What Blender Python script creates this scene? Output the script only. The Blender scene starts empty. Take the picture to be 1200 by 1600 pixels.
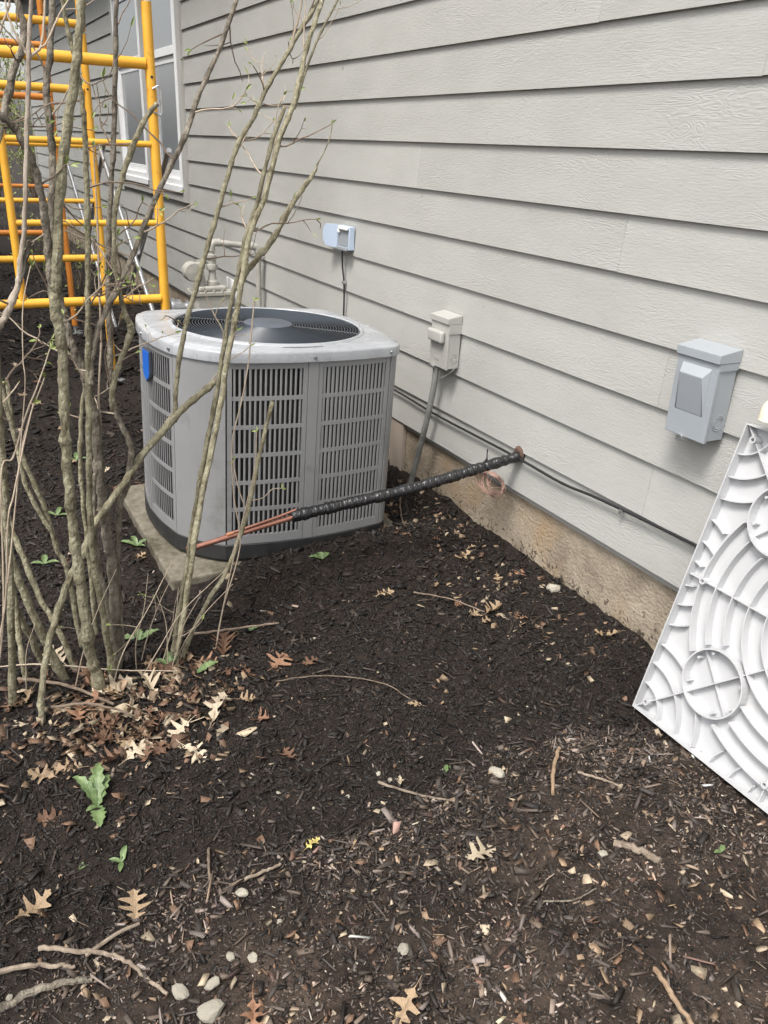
import bpy, bmesh, math, random
import numpy as np
from mathutils import Matrix, Vector

scene = bpy.context.scene
col = scene.collection
R = math.radians
random.seed(7)
rng = np.random.default_rng(11)

# ------------------------------------------------------------------ camera
cam_d = bpy.data.cameras.new('camera')
cam = bpy.data.objects.new('camera', cam_d)
col.objects.link(cam)
cam_d.sensor_fit = 'VERTICAL'
cam_d.sensor_height = 36.0
cam_d.lens = 1280.0 / 1600.0 * 36.0
cam_d.clip_start = 0.02
cam_d.clip_end = 500
_r = Vector((0.88308, -0.46725, 0.04291))
_d = Vector((-0.15527, -0.37730, -0.91298))
_f = Vector((0.44278, 0.79958, -0.40574))
cam.matrix_world = Matrix(((_r.x, -_d.x, -_f.x, -1.904), (_r.y, -_d.y, -_f.y, 0.0), (_r.z, -_d.z, -_f.z, 1.47), (0, 0, 0, 1)))
scene.camera = cam

# ------------------------------------------------------------------ sky and sun (bright overcast)
SUN_EL, SUN_AZ = 60.0, 208.0            # elevation; azimuth measured from +X towards +Y: light comes from there
world = bpy.data.worlds.new('World')
scene.world = world
world.use_nodes = True
wn = world.node_tree
for n in list(wn.nodes): wn.nodes.remove(n)
sky = wn.nodes.new('ShaderNodeTexSky')
sky.sky_type = 'NISHITA'
sky.sun_disc = False
sky.sun_elevation = R(SUN_EL)
sky.sun_rotation = R(90.0 - SUN_AZ)
sky.dust_density = 4.0
sky.air_density = 1.2
hs = wn.nodes.new('ShaderNodeHueSaturation')
hs.inputs['Saturation'].default_value = 0.22   # a veil of cloud: almost colourless sky light
bgn = wn.nodes.new('ShaderNodeBackground')
bgn.inputs['Strength'].default_value = 0.15
wo = wn.nodes.new('ShaderNodeOutputWorld')
wn.links.new(sky.outputs[0], hs.inputs['Color'])
wn.links.new(hs.outputs[0], bgn.inputs['Color'])
wn.links.new(bgn.outputs[0], wo.inputs['Surface'])
sun_d = bpy.data.lights.new('sun', 'SUN')
sun_d.energy = 1.45
sun_d.angle = R(16)
sun_d.color = (1.0, 0.955, 0.89)
sun = bpy.data.objects.new('sun', sun_d)
col.objects.link(sun)
_s = Vector((math.cos(R(SUN_EL)) * math.cos(R(SUN_AZ)), math.cos(R(SUN_EL)) * math.sin(R(SUN_AZ)), math.sin(R(SUN_EL))))
sun.rotation_euler = (-_s).to_track_quat('-Z', 'Y').to_euler()
scene.view_settings.view_transform = 'Standard'
scene.view_settings.look = 'None'
scene.view_settings.gamma = 1.0
scene.view_settings.exposure = 1.04
scene.cycles.max_bounces = 8

# ------------------------------------------------------------------ helpers
def tag(o, label=None, cat=None, group=None, kind=None):
    if label: o['label'] = label
    if cat: o['category'] = cat
    if group: o['group'] = group
    if kind: o['kind'] = kind
    return o

def empty(name, loc=(0, 0, 0), label=None, cat=None, group=None):
    o = bpy.data.objects.new(name, None)
    col.objects.link(o)
    o.location = loc
    o.empty_display_size = 0.1
    return tag(o, label, cat, group)

def link_mesh(name, me, parent=None, loc=(0, 0, 0), rot=(0, 0, 0), scale=(1, 1, 1)):
    o = bpy.data.objects.new(name, me)
    col.objects.link(o)
    if parent: o.parent = parent
    o.location = loc; o.rotation_euler = rot; o.scale = scale
    return o

def catmull(P, k=5):
    """P: list of tuples of any length; smooth curve through them"""
    P = [np.array(p, float) for p in P]
    if len(P) < 3: 
        out = []
        for i in range(k + 1): out.append(P[0] + (P[1] - P[0]) * i / k)
        return out
    Q = [2 * P[0] - P[1]] + P + [2 * P[-1] - P[-2]]
    out = []
    for i in range(1, len(Q) - 2):
        p0, p1, p2, p3 = Q[i - 1], Q[i], Q[i + 1], Q[i + 2]
        for j in range(k):
            t = j / k
            out.append(0.5 * (2 * p1 + (p2 - p0) * t + (2 * p0 - 5 * p1 + 4 * p2 - p3) * t * t + (3 * p1 - p0 - 3 * p2 + p3) * t ** 3))
    out.append(P[-1])
    return out

class MB:
    """collects shapes, then builds ONE mesh object"""
    def __init__(s): s.v = []; s.f = []; s.sm = []
    def add(s, verts, faces, smooth=False):
        b = len(s.v)
        s.v += [tuple(map(float, v)) for v in verts]
        s.f += [tuple(b + i for i in f) for f in faces]
        s.sm += [smooth] * len(faces)
        return s
    def box(s, x0, x1, y0, y1, z0, z1):
        return s.add([(x0, y0, z0), (x1, y0, z0), (x1, y1, z0), (x0, y1, z0), (x0, y0, z1), (x1, y0, z1), (x1, y1, z1), (x0, y1, z1)],
                     [(0, 3, 2, 1), (4, 5, 6, 7), (0, 1, 5, 4), (1, 2, 6, 5), (2, 3, 7, 6), (3, 0, 4, 7)])
    def tube(s, pts, rad, n=10, cap=True, bump=0.0, oval=None):
        pts = [np.array(p[:3], float) for p in pts]
        rad = [rad] * len(pts) if np.isscalar(rad) else list(rad)
        T = [pts[min(i + 1, len(pts) - 1)] - pts[max(i - 1, 0)] for i in range(len(pts))]
        T = [t / (np.linalg.norm(t) + 1e-9) for t in T]
        a = np.array([0, 0, 1.0]) if abs(T[0][2]) < 0.9 else np.array([1.0, 0, 0])
        N = np.cross(T[0], a); N /= np.linalg.norm(N)
        V = []; F = []
        for i, (p, t, r) in enumerate(zip(pts, T, rad)):
            N = N - t * (N @ t); N /= np.linalg.norm(N) + 1e-9
            B = np.cross(t, N)
            for k in range(n):
                th = 2 * math.pi * k / n
                rr = r * (1 + (random.uniform(-bump, bump) if bump else 0))
                V.append(p + (N * math.cos(th) + B * math.sin(th)) * rr)
        m = len(pts)
        for i in range(m - 1):
            for k in range(n):
                F.append((i * n + k, i * n + (k + 1) % n, (i + 1) * n + (k + 1) % n, (i + 1) * n + k))
        s.add(V, F, True)
        if cap:
            b = len(s.v) - len(V)
            s.f.append(tuple(b + k for k in range(n))[::-1]); s.sm.append(False)
            s.f.append(tuple(b + (m - 1) * n + k for k in range(n))); s.sm.append(False)
        return s
    def cyl(s, a, b, r, n=16, r2=None):
        return s.tube([a, b], [r, r if r2 is None else r2], n)
    def lathe(s, prof, center=(0, 0, 0), n=24, axis='z', smooth=True):
        """prof: (radius, height) pairs"""
        V = []; F = []
        for r, h in prof:
            for k in range(n):
                th = 2 * math.pi * k / n
                c, q = r * math.cos(th), r * math.sin(th)
                p = {'z': (c, q, h), 'x': (h, c, q), 'y': (c, h, q)}[axis]
                V.append((center[0] + p[0], center[1] + p[1], center[2] + p[2]))
        for i in range(len(prof) - 1):
            for k in range(n):
                F.append((i * n + k, i * n + (k + 1) % n, (i + 1) * n + (k + 1) % n, (i + 1) * n + k))
        return s.add(V, F, smooth)
    def prism(s, outline, z0, z1, smooth=False):
        n = len(outline)
        V = [(x, y, z0) for x, y in outline] + [(x, y, z1) for x, y in outline]
        F = [tuple(range(n))[::-1], tuple(range(n, 2 * n))] + [(i, (i + 1) % n, n + (i + 1) % n, n + i) for i in range(n)]
        s.add(V, F, smooth)
        return s
    def mesh(s, name, m=None, bevel=0.0, seg=2, fix=True):
        me = bpy.data.meshes.new(name)
        me.from_pydata(s.v, [], s.f)
        me.polygons.foreach_set('use_smooth', s.sm)
        if fix or bevel:
            bm = bmesh.new(); bm.from_mesh(me)
            bmesh.ops.recalc_face_normals(bm, faces=bm.faces)
            if bevel:
                ed = [e for e in bm.edges if len(e.link_faces) == 2 and e.calc_face_angle(0) > 0.6]
                bmesh.ops.bevel(bm, geom=ed, offset=bevel, segments=seg, profile=0.6, affect='EDGES', clamp_overlap=True)
                for f in bm.faces: f.smooth = f.smooth or f.calc_area() < 30 * bevel * bevel
            bm.to_mesh(me); bm.free()
        if any(s.sm): me.set_sharp_from_angle(angle=R(38))
        if m: me.materials.append(m)
        return me
    def build(s, name, m=None, parent=None, bevel=0.0, seg=2, **k):
        return link_mesh(name, s.mesh(name, m, bevel, seg), parent, **k)

# ------------------------------------------------------------------ materials
def new_mat(name):
    m = bpy.data.materials.new(name); m.use_nodes = True
    nt = m.node_tree
    return m, nt, nt.nodes['Principled BSDF']

def N(nt, typ, **kw):
    n = nt.nodes.new(typ)
    for k, v in kw.items(): setattr(n, k, v)
    return n

def surf(name, c1, c2=None, scale=8.0, rough=0.6, metal=0.0, bump=0.0, bscale=60.0, stretch=(1, 1, 1), c3=None, s3=2.0, t3=0.55, spec=0.5, detail=6.0, rvar=0.0, coat=0.0, trans=0.0, perobj=0.0):
    """noise-mixed colour, optional third colour in larger stains, noise bump"""
    m, nt, bs = new_mat(name)
    L = nt.links
    tc = N(nt, 'ShaderNodeTexCoord'); mp = N(nt, 'ShaderNodeMapping')
    mp.inputs['Scale'].default_value = stretch
    L.new(tc.outputs['Object'], mp.inputs['Vector'])
    vec = mp.outputs[0]
    bs.inputs['Roughness'].default_value = rough
    bs.inputs['Metallic'].default_value = metal
    bs.inputs['Specular IOR Level'].default_value = spec
    if coat: bs.inputs['Coat Weight'].default_value = coat
    cout = None
    if c2:
        nz = N(nt, 'ShaderNodeTexNoise'); nz.inputs['Scale'].default_value = scale; nz.inputs['Detail'].default_value = detail; nz.inputs['Roughness'].default_value = 0.62
        L.new(vec, nz.inputs['Vector'])
        rp = N(nt, 'ShaderNodeValToRGB')
        rp.color_ramp.elements[0].position = 0.34; rp.color_ramp.elements[0].color = (*c1, 1)
        rp.color_ramp.elements[1].position = 0.66; rp.color_ramp.elements[1].color = (*c2, 1)
        L.new(nz.outputs['Fac'], rp.inputs['Fac'])
        cout = rp.outputs['Color']
        if rvar:
            mr = N(nt, 'ShaderNodeMapRange'); mr.inputs['To Min'].default_value = rough - rvar; mr.inputs['To Max'].default_value = rough + rvar
            mr.inputs['From Min'].default_value = 0.3; mr.inputs['From Max'].default_value = 0.7
            L.new(nz.outputs['Fac'], mr.inputs['Value']); L.new(mr.outputs[0], bs.inputs['Roughness'])
        if c3:
            n3 = N(nt, 'ShaderNodeTexNoise'); n3.inputs['Scale'].default_value = s3; n3.inputs['Detail'].default_value = 8.0; n3.inputs['Roughness'].default_value = 0.7
            L.new(vec, n3.inputs['Vector'])
            r3 = N(nt, 'ShaderNodeMapRange'); r3.inputs['From Min'].default_value = t3; r3.inputs['From Max'].default_value = t3 + 0.14
            L.new(n3.outputs['Fac'], r3.inputs['Value'])
            mx = N(nt, 'ShaderNodeMix', data_type='RGBA')
            mx.inputs['B'].default_value = (*c3, 1)
            L.new(cout, mx.inputs['A']); L.new(r3.outputs[0], mx.inputs['Factor'])
            cout = mx.outputs['Result']
    if perobj:
        oi = N(nt, 'ShaderNodeObjectInfo')
        hv = N(nt, 'ShaderNodeHueSaturation')
        mr = N(nt, 'ShaderNodeMapRange'); mr.inputs['To Min'].default_value = 1 - perobj; mr.inputs['To Max'].default_value = 1 + perobj
        L.new(oi.outputs['Random'], mr.inputs['Value']); L.new(mr.outputs[0], hv.inputs['Value'])
        if cout: L.new(cout, hv.inputs['Color'])
        else: hv.inputs['Color'].default_value = (*c1, 1)
        cout = hv.outputs[0]
    if cout: L.new(cout, bs.inputs['Base Color'])
    else: bs.inputs['Base Color'].default_value = (*c1, 1)
    if bump:
        nb = N(nt, 'ShaderNodeTexNoise'); nb.inputs['Scale'].default_value = bscale; nb.inputs['Detail'].default_value = 5.0
        L.new(vec, nb.inputs['Vector'])
        bp = N(nt, 'ShaderNodeBump'); bp.inputs['Strength'].default_value = 1.0; bp.inputs['Distance'].default_value = bump
        L.new(nb.outputs['Fac'], bp.inputs['Height']); L.new(bp.outputs[0], bs.inputs['Normal'])
    if trans:
        bs.inputs['Subsurface Weight'].default_value = trans
        bs.inputs['Subsurface Radius'].default_value = (0.01, 0.01, 0.01)
    return m

def siding_mat():
    """embossed cedar figure: contour lines of a stretched noise, in patches, over a fine pebbled paint"""
    m, nt, bs = new_mat('siding_paint')
    L = nt.links
    tc = N(nt, 'ShaderNodeTexCoord'); oi = N(nt, 'ShaderNodeObjectInfo')
    cx = N(nt, 'ShaderNodeCombineXYZ')
    def math_(op, a, b=None):
        n = N(nt, 'ShaderNodeMath', operation=op)
        for i, q in enumerate((a, b)):
            if q is None: continue
            if isinstance(q, (int, float)): n.inputs[i].default_value = q
            else: L.new(q, n.inputs[i])
        return n.outputs[0]
    off = math_('MULTIPLY', oi.outputs['Random'], 37.0)
    L.new(off, cx.inputs[1]); L.new(off, cx.inputs[2])
    va = N(nt, 'ShaderNodeVectorMath', operation='ADD')
    L.new(tc.outputs['Object'], va.inputs[0]); L.new(cx.outputs[0], va.inputs[1])
    def noise(scale, st, detail=3.0, rough=0.5, dist=0.0):
        mp = N(nt, 'ShaderNodeMapping'); mp.inputs['Scale'].default_value = st
        L.new(va.outputs[0], mp.inputs['Vector'])
        n = N(nt, 'ShaderNodeTexNoise'); n.inputs['Scale'].default_value = scale; n.inputs['Detail'].default_value = detail
        n.inputs['Roughness'].default_value = rough; n.inputs['Distortion'].default_value = dist
        L.new(mp.outputs[0], n.inputs['Vector'])
        return n.outputs['Fac']
    n1 = noise(1.0, (1, 4.2, 19), 3.5, 0.5, 0.4)
    rings = math_('SINE', math_('MULTIPLY', n1, 95.0))
    rings = math_('MULTIPLY', rings, noise(1.0, (1, 30, 60), 2.0))
    mk = N(nt, 'ShaderNodeMapRange'); mk.inputs['From Min'].default_value = 0.46; mk.inputs['From Max'].default_value = 0.66
    L.new(noise(1.0, (1, 1.6, 5.5), 2.0), mk.inputs['Value'])
    rings = math_('MULTIPLY', rings, mk.outputs[0])
    fib = noise(1.0, (1, 26, 210), 4.0, 0.6)
    peb = noise(130.0, (1, 1, 1), 3.0, 0.6)
    h = math_('ADD', math_('MULTIPLY', rings, 0.46), math_('ADD', math_('MULTIPLY', fib, 1.05), math_('MULTIPLY', peb, 0.55)))
    bp = N(nt, 'ShaderNodeBump'); bp.inputs['Strength'].default_value = 1.0; bp.inputs['Distance'].default_value = 0.0011
    L.new(h, bp.inputs['Height']); L.new(bp.outputs[0], bs.inputs['Normal'])
    # paint colour with weak weathering blotches and a little dirt
    rp = N(nt, 'ShaderNodeValToRGB')
    rp.color_ramp.elements[0].position = 0.3; rp.color_ramp.elements[0].color = (0.375, 0.373, 0.352, 1)
    rp.color_ramp.elements[1].position = 0.7; rp.color_ramp.elements[1].color = (0.432, 0.430, 0.408, 1)
    L.new(noise(1.0, (1, 2.5, 7), 7.0, 0.65), rp.inputs['Fac'])
    sp = N(nt, 'ShaderNodeMapRange'); sp.inputs['From Min'].default_value = 0.735; sp.inputs['From Max'].default_value = 0.79; sp.inputs['To Max'].default_value = 0.6
    L.new(noise(26.0, (1, 1, 0.7), 3.0), sp.inputs['Value'])
    mx = N(nt, 'ShaderNodeMix', data_type='RGBA'); mx.inputs['B'].default_value = (0.17, 0.15, 0.12, 1)
    L.new(sp.outputs[0], mx.inputs['Factor']); L.new(rp.outputs[0], mx.inputs['A'])
    # mud flecks on the lowest planks
    sx = N(nt, 'ShaderNodeSeparateXYZ'); L.new(tc.outputs['Object'], sx.inputs[0])
    zr = N(nt, 'ShaderNodeMapRange'); zr.inputs['From Min'].default_value = 0.24; zr.inputs['From Max'].default_value = 0.60; zr.inputs['To Min'].default_value = 0.63; zr.inputs['To Max'].default_value = 0.80
    L.new(sx.outputs[2], zr.inputs['Value'])
    fl = math_('SUBTRACT', noise(70.0, (1, 1, 1), 4.0, 0.7), zr.outputs[0])
    fr = N(nt, 'ShaderNodeMapRange'); fr.inputs['From Min'].default_value = 0.0; fr.inputs['From Max'].default_value = 0.05; fr.inputs['To Max'].default_value = 0.55
    L.new(fl, fr.inputs['Value'])
    mx2 = N(nt, 'ShaderNodeMix', data_type='RGBA'); mx2.inputs['B'].default_value = (0.10, 0.08, 0.06, 1)
    L.new(fr.outputs[0], mx2.inputs['Factor']); L.new(mx.outputs['Result'], mx2.inputs['A']); mx = mx2
    hv = N(nt, 'ShaderNodeHueSaturation')
    mr = N(nt, 'ShaderNodeMapRange'); mr.inputs['To Min'].default_value = 0.975; mr.inputs['To Max'].default_value = 1.02
    L.new(oi.outputs['Random'], mr.inputs['Value']); L.new(mr.outputs[0], hv.inputs['Value']); L.new(mx.outputs['Result'], hv.inputs['Color'])
    L.new(hv.outputs[0], bs.inputs['Base Color'])
    bs.inputs['Roughness'].default_value = 0.62
    bs.inputs['Specular IOR Level'].default_value = 0.35
    return m

def attr_mat(name, rough=0.8, spec=0.25, bump=0.0, bscale=300.0):
    m, nt, bs = new_mat(name)
    a = N(nt, 'ShaderNodeAttribute', attribute_name='tint')
    nt.links.new(a.outputs['Color'], bs.inputs['Base Color'])
    bs.inputs['Roughness'].default_value = rough
    bs.inputs['Specular IOR Level'].default_value = spec
    if bump:
        tc = N(nt, 'ShaderNodeTexCoord')
        nb = N(nt, 'ShaderNodeTexNoise'); nb.inputs['Scale'].default_value = bscale
        nt.links.new(tc.outputs['Object'], nb.inputs['Vector'])
        bp = N(nt, 'ShaderNodeBump'); bp.inputs['Distance'].default_value = bump
        nt.links.new(nb.outputs['Fac'], bp.inputs['Height']); nt.links.new(bp.outputs[0], bs.inputs['Normal'])
    return m

def glass_mat():
    m, nt, bs = new_mat('window_glass')
    bs.inputs['Base Color'].default_value = (0.22, 0.235, 0.25, 1)
    bs.inputs['Roughness'].default_value = 0.05
    bs.inputs['Specular IOR Level'].default_value = 0.8
    return m

M = dict(
    siding=siding_mat(),
    trim=surf('trim_paint', (0.395, 0.39, 0.365), (0.435, 0.43, 0.405), 5, 0.55, bump=0.0004, bscale=90),
    white=surf('white_vinyl', (0.82, 0.83, 0.84), (0.88, 0.89, 0.90), 4, 0.35),
    glass=glass_mat(),
    screen=surf('insect_screen', (0.10, 0.105, 0.11), (0.15, 0.155, 0.16), 9, 0.7),
    concrete=surf('foundation_concrete', (0.30, 0.235, 0.165), (0.50, 0.41, 0.30), 9, 0.9, bump=0.004, bscale=120, c3=(0.20, 0.145, 0.10), s3=3.2, t3=0.56, spec=0.2, detail=9),
    padconc=surf('pad_concrete', (0.115, 0.10, 0.075), (0.21, 0.19, 0.15), 24, 0.92, bump=0.003, bscale=150, c3=(0.07, 0.062, 0.042), s3=5, t3=0.55, spec=0.2),
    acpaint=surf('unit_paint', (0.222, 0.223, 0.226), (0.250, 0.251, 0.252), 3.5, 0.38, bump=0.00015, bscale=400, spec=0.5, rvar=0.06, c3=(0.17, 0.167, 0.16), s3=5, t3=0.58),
    aclid=surf('unit_lid_sky_tint', (0.30, 0.312, 0.33), (0.37, 0.382, 0.40), 6.0, 0.27, spec=0.6, rvar=0.12, stretch=(1, 3, 1), c3=(0.265, 0.275, 0.29), s3=9, t3=0.57),  # lighter bluish copy of the casing paint, sky brightness put into it
    black=surf('black_plastic', (0.016, 0.016, 0.017), (0.03, 0.03, 0.03), 20, 0.5, bump=0.0004, bscale=200),
    wire=surf('grille_wire', (0.05, 0.060, 0.074), None, rough=0.4),
    hub=surf('hub_plastic', (0.070, 0.080, 0.098), (0.090, 0.10, 0.12), 8, 0.55),
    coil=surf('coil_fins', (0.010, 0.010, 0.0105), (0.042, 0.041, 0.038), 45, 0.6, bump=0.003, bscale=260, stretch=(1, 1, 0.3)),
    badge=surf('blue_badge', (0.02, 0.12, 0.52), (0.025, 0.15, 0.58), 5, 0.3),
    badgerim=surf('badge_rim', (0.05, 0.06, 0.08), None, rough=0.4),
    steel=surf('galvanised', (0.42, 0.43, 0.44), (0.60, 0.61, 0.62), 30, 0.36, metal=0.85),
    screw=surf('screw_steel', (0.28, 0.28, 0.28), (0.4, 0.4, 0.4), 60, 0.4, metal=0.9),
    yellow=surf('scaffold_yellow', (0.70, 0.345, 0.03), (0.80, 0.425, 0.045), 7, 0.45, c3=(0.40, 0.18, 0.05), s3=22, t3=0.61, rvar=0.08),
    orange=surf('scaffold_orange', (0.62, 0.20, 0.03), (0.72, 0.27, 0.04), 7, 0.5, c3=(0.28, 0.10, 0.04), s3=14, t3=0.6),
    copper=surf('copper_pipe', (0.38, 0.175, 0.125), (0.52, 0.26, 0.19), 14, 0.36, metal=0.8, c3=(0.25, 0.10, 0.07), s3=30, t3=0.6),
    copper_end=surf('copper_cut', (0.72, 0.34, 0.18), None, rough=0.3, metal=0.8),
    foam=surf('black_tape', (0.010, 0.010, 0.011), (0.02, 0.02, 0.022), 30, 0.24, bump=0.005, bscale=55, spec=0.7, rvar=0.08, stretch=(2.2, 1, 1)),
    cable=surf('black_cable', (0.02, 0.02, 0.021), None, rough=0.5),
    disc=surf('disconnect_paint', (0.395, 0.39, 0.365), (0.43, 0.425, 0.40), 5, 0.42, bump=0.0002, bscale=250),
    boxgrey=surf('grey_enclosure', (0.30, 0.325, 0.35), (0.33, 0.355, 0.38), 4, 0.33, spec=0.55),
    boxshade=surf('grey_enclosure_label', (0.27, 0.28, 0.30), (0.30, 0.31, 0.33), 4, 0.45),
    conduit=surf('grey_conduit', (0.21, 0.215, 0.20), (0.27, 0.275, 0.255), 14, 0.55, c3=(0.12, 0.12, 0.11), s3=8, t3=0.52),
    cablebox=surf('pale_box', (0.42, 0.50, 0.62), (0.47, 0.55, 0.67), 4, 0.4),
    meterpaint=surf('meter_paint', (0.32, 0.31, 0.275), (0.41, 0.40, 0.36), 14, 0.6, c3=(0.28, 0.25, 0.2), s3=12, t3=0.62, bump=0.0006, bscale=120),
    pad=surf('white_plastic', (0.45, 0.455, 0.465), (0.50, 0.503, 0.51), 3, 0.34, spec=0.5, c3=(0.42, 0.415, 0.41), s3=7, t3=0.57),
    pinkwire=surf('pink_wire', (0.26, 0.15, 0.12), (0.38, 0.24, 0.19), 20, 0.5),
    putty=surf('foam_sealant', (0.06, 0.035, 0.025), (0.13, 0.08, 0.055), 60, 0.9, bump=0.002, bscale=150),
    cream=surf('cream_pvc', (0.72, 0.66, 0.50), (0.78, 0.72, 0.56), 4, 0.4),
    bark=surf('olive_bark', (0.125, 0.108, 0.068), (0.335, 0.308, 0.212), 34, 0.88, bump=0.010, bscale=95, stretch=(1, 1, 0.6), c3=(0.40, 0.385, 0.29), s3=75, t3=0.55, spec=0.2, perobj=0.16),
    darkbark=surf('dark_bark', (0.085, 0.071, 0.056), (0.25, 0.22, 0.175), 34, 0.9, bump=0.012, bscale=95, stretch=(1, 1, 0.55), c3=(0.30, 0.28, 0.21), s3=65, t3=0.58, spec=0.2, perobj=0.15),
    palebark=surf('pale_bark', (0.20, 0.16, 0.125), (0.38, 0.325, 0.265), 30, 0.8, bump=0.004, bscale=140, stretch=(1, 1, 0.35), spec=0.25),
    twig=surf('twig_bark', (0.115, 0.085, 0.062), (0.22, 0.17, 0.13), 40, 0.8, spec=0.25, perobj=0.25),
    paletwig=surf('pale_twig', (0.30, 0.24, 0.18), (0.42, 0.35, 0.27), 40, 0.8, spec=0.25, perobj=0.2),
    cut=surf('cut_wood', (0.19, 0.125, 0.075), (0.32, 0.23, 0.15), 60, 0.85),
    bud=surf('young_leaf', (0.17, 0.22, 0.055), (0.28, 0.33, 0.11), 25, 0.5, trans=0.2),
    weed=surf('weed_leaf', (0.065, 0.11, 0.036), (0.165, 0.225, 0.095), 45, 0.5, bump=0.002, bscale=120),
    roof=surf('roof_shingle', (0.05, 0.047, 0.045), (0.09, 0.085, 0.08), 30, 0.9),
    sticker=surf('white_sticker', (0.7, 0.7, 0.7), (0.75, 0.73, 0.72), 30, 0.5),
    redmark=surf('red_mark', (0.45, 0.04, 0.03), None, rough=0.5),
    chip=attr_mat('mulch_chip', 0.62, 0.4, bump=0.0012, bscale=500.0),
    stickwood=surf('stick_wood', (0.13, 0.10, 0.075), (0.27, 0.22, 0.17), 45, 0.85, bump=0.002, bscale=160, c3=(0.08, 0.06, 0.045), s3=30, t3=0.58, spec=0.25, perobj=0.15),
)
for nm, c1, c2, c3 in (('leaf_tan', (0.24, 0.165, 0.10), (0.38, 0.28, 0.18), (0.13, 0.085, 0.05)), ('leaf_pale', (0.38, 0.31, 0.22), (0.52, 0.44, 0.33), (0.22, 0.16, 0.10)),
                       ('leaf_brown', (0.10, 0.055, 0.035), (0.19, 0.11, 0.07), (0.05, 0.03, 0.02)), ('leaf_rust', (0.19, 0.10, 0.06), (0.30, 0.175, 0.11), (0.10, 0.055, 0.035)),
                       ('leaf_yellow', (0.52, 0.42, 0.12), (0.62, 0.52, 0.22), (0.35, 0.26, 0.1))):
    M[nm] = surf(nm, c1, c2, 30, 0.65, bump=0.0012, bscale=70, c3=c3, s3=35, t3=0.58, spec=0.3, perobj=0.15)
M['stone'] = surf('limestone', (0.45, 0.41, 0.33), (0.62, 0.57, 0.47), 40, 0.9, bump=0.003, bscale=120, c3=(0.28, 0.23, 0.17), s3=30, t3=0.57, perobj=0.12)

def foundation_mat():
    m = surf('foundation_concrete', (0.22, 0.18, 0.135), (0.41, 0.35, 0.27), 7, 0.92, bump=0.006, bscale=90, c3=(0.34, 0.25, 0.16), s3=2.2, t3=0.52, spec=0.2, detail=10)
    nt = m.node_tree; L = nt.links; bs = nt.nodes['Principled BSDF']
    src = bs.inputs['Base Color'].links[0].from_socket
    tc = N(nt, 'ShaderNodeTexCoord'); sx = N(nt, 'ShaderNodeSeparateXYZ'); L.new(tc.outputs['Object'], sx.inputs[0])
    # mud splashed up from the bed: dense low down, single flecks higher up
    nz = N(nt, 'ShaderNodeTexNoise'); nz.inputs['Scale'].default_value = 46; nz.inputs['Detail'].default_value = 5; nz.inputs['Roughness'].default_value = 0.7
    L.new(tc.outputs['Object'], nz.inputs['Vector'])
    zr = N(nt, 'ShaderNodeMapRange'); zr.inputs['From Min'].default_value = 0.0; zr.inputs['From Max'].default_value = 0.22; zr.inputs['To Min'].default_value = 0.53; zr.inputs['To Max'].default_value = 0.74
    L.new(sx.outputs[2], zr.inputs['Value'])
    sb = N(nt, 'ShaderNodeMath', operation='SUBTRACT'); L.new(nz.outputs['Fac'], sb.inputs[0]); L.new(zr.outputs[0], sb.inputs[1])
    mr = N(nt, 'ShaderNodeMapRange'); mr.inputs['From Min'].default_value = 0.0; mr.inputs['From Max'].default_value = 0.05; mr.inputs['To Max'].default_value = 0.85
    L.new(sb.outputs[0], mr.inputs['Value'])
    mx = N(nt, 'ShaderNodeMix', data_type='RGBA'); mx.inputs['B'].default_value = (0.055, 0.04, 0.03, 1)
    L.new(mr.outputs[0], mx.inputs['Factor']); L.new(src, mx.inputs['A']); L.new(mx.outputs['Result'], bs.inputs['Base Color'])
    return m
M['concrete'] = foundation_mat()

# ------------------------------------------------------------------ terrain height
def vnoise(x, y, seed=0):
    x = np.asarray(x, float); y = np.asarray(y, float)
    xi = np.floor(x).astype(np.int64); yi = np.floor(y).astype(np.int64)
    fx = x - xi; fy = y - yi
    fx = fx * fx * (3 - 2 * fx); fy = fy * fy * (3 - 2 * fy)
    def h(a, b):
        n = (a * 374761393 + b * 668265263 + seed * 1442695041) & 0x7fffffff
        n = ((n ^ (n >> 13)) * 1274126177) & 0x7fffffff
        n = n ^ (n >> 16)
        return (n & 0xffff) / 65535.0
    return (h(xi, yi) * (1 - fx) + h(xi + 1, yi) * fx) * (1 - fy) + (h(xi, yi + 1) * (1 - fx) + h(xi + 1, yi + 1) * fx) * fy

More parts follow.
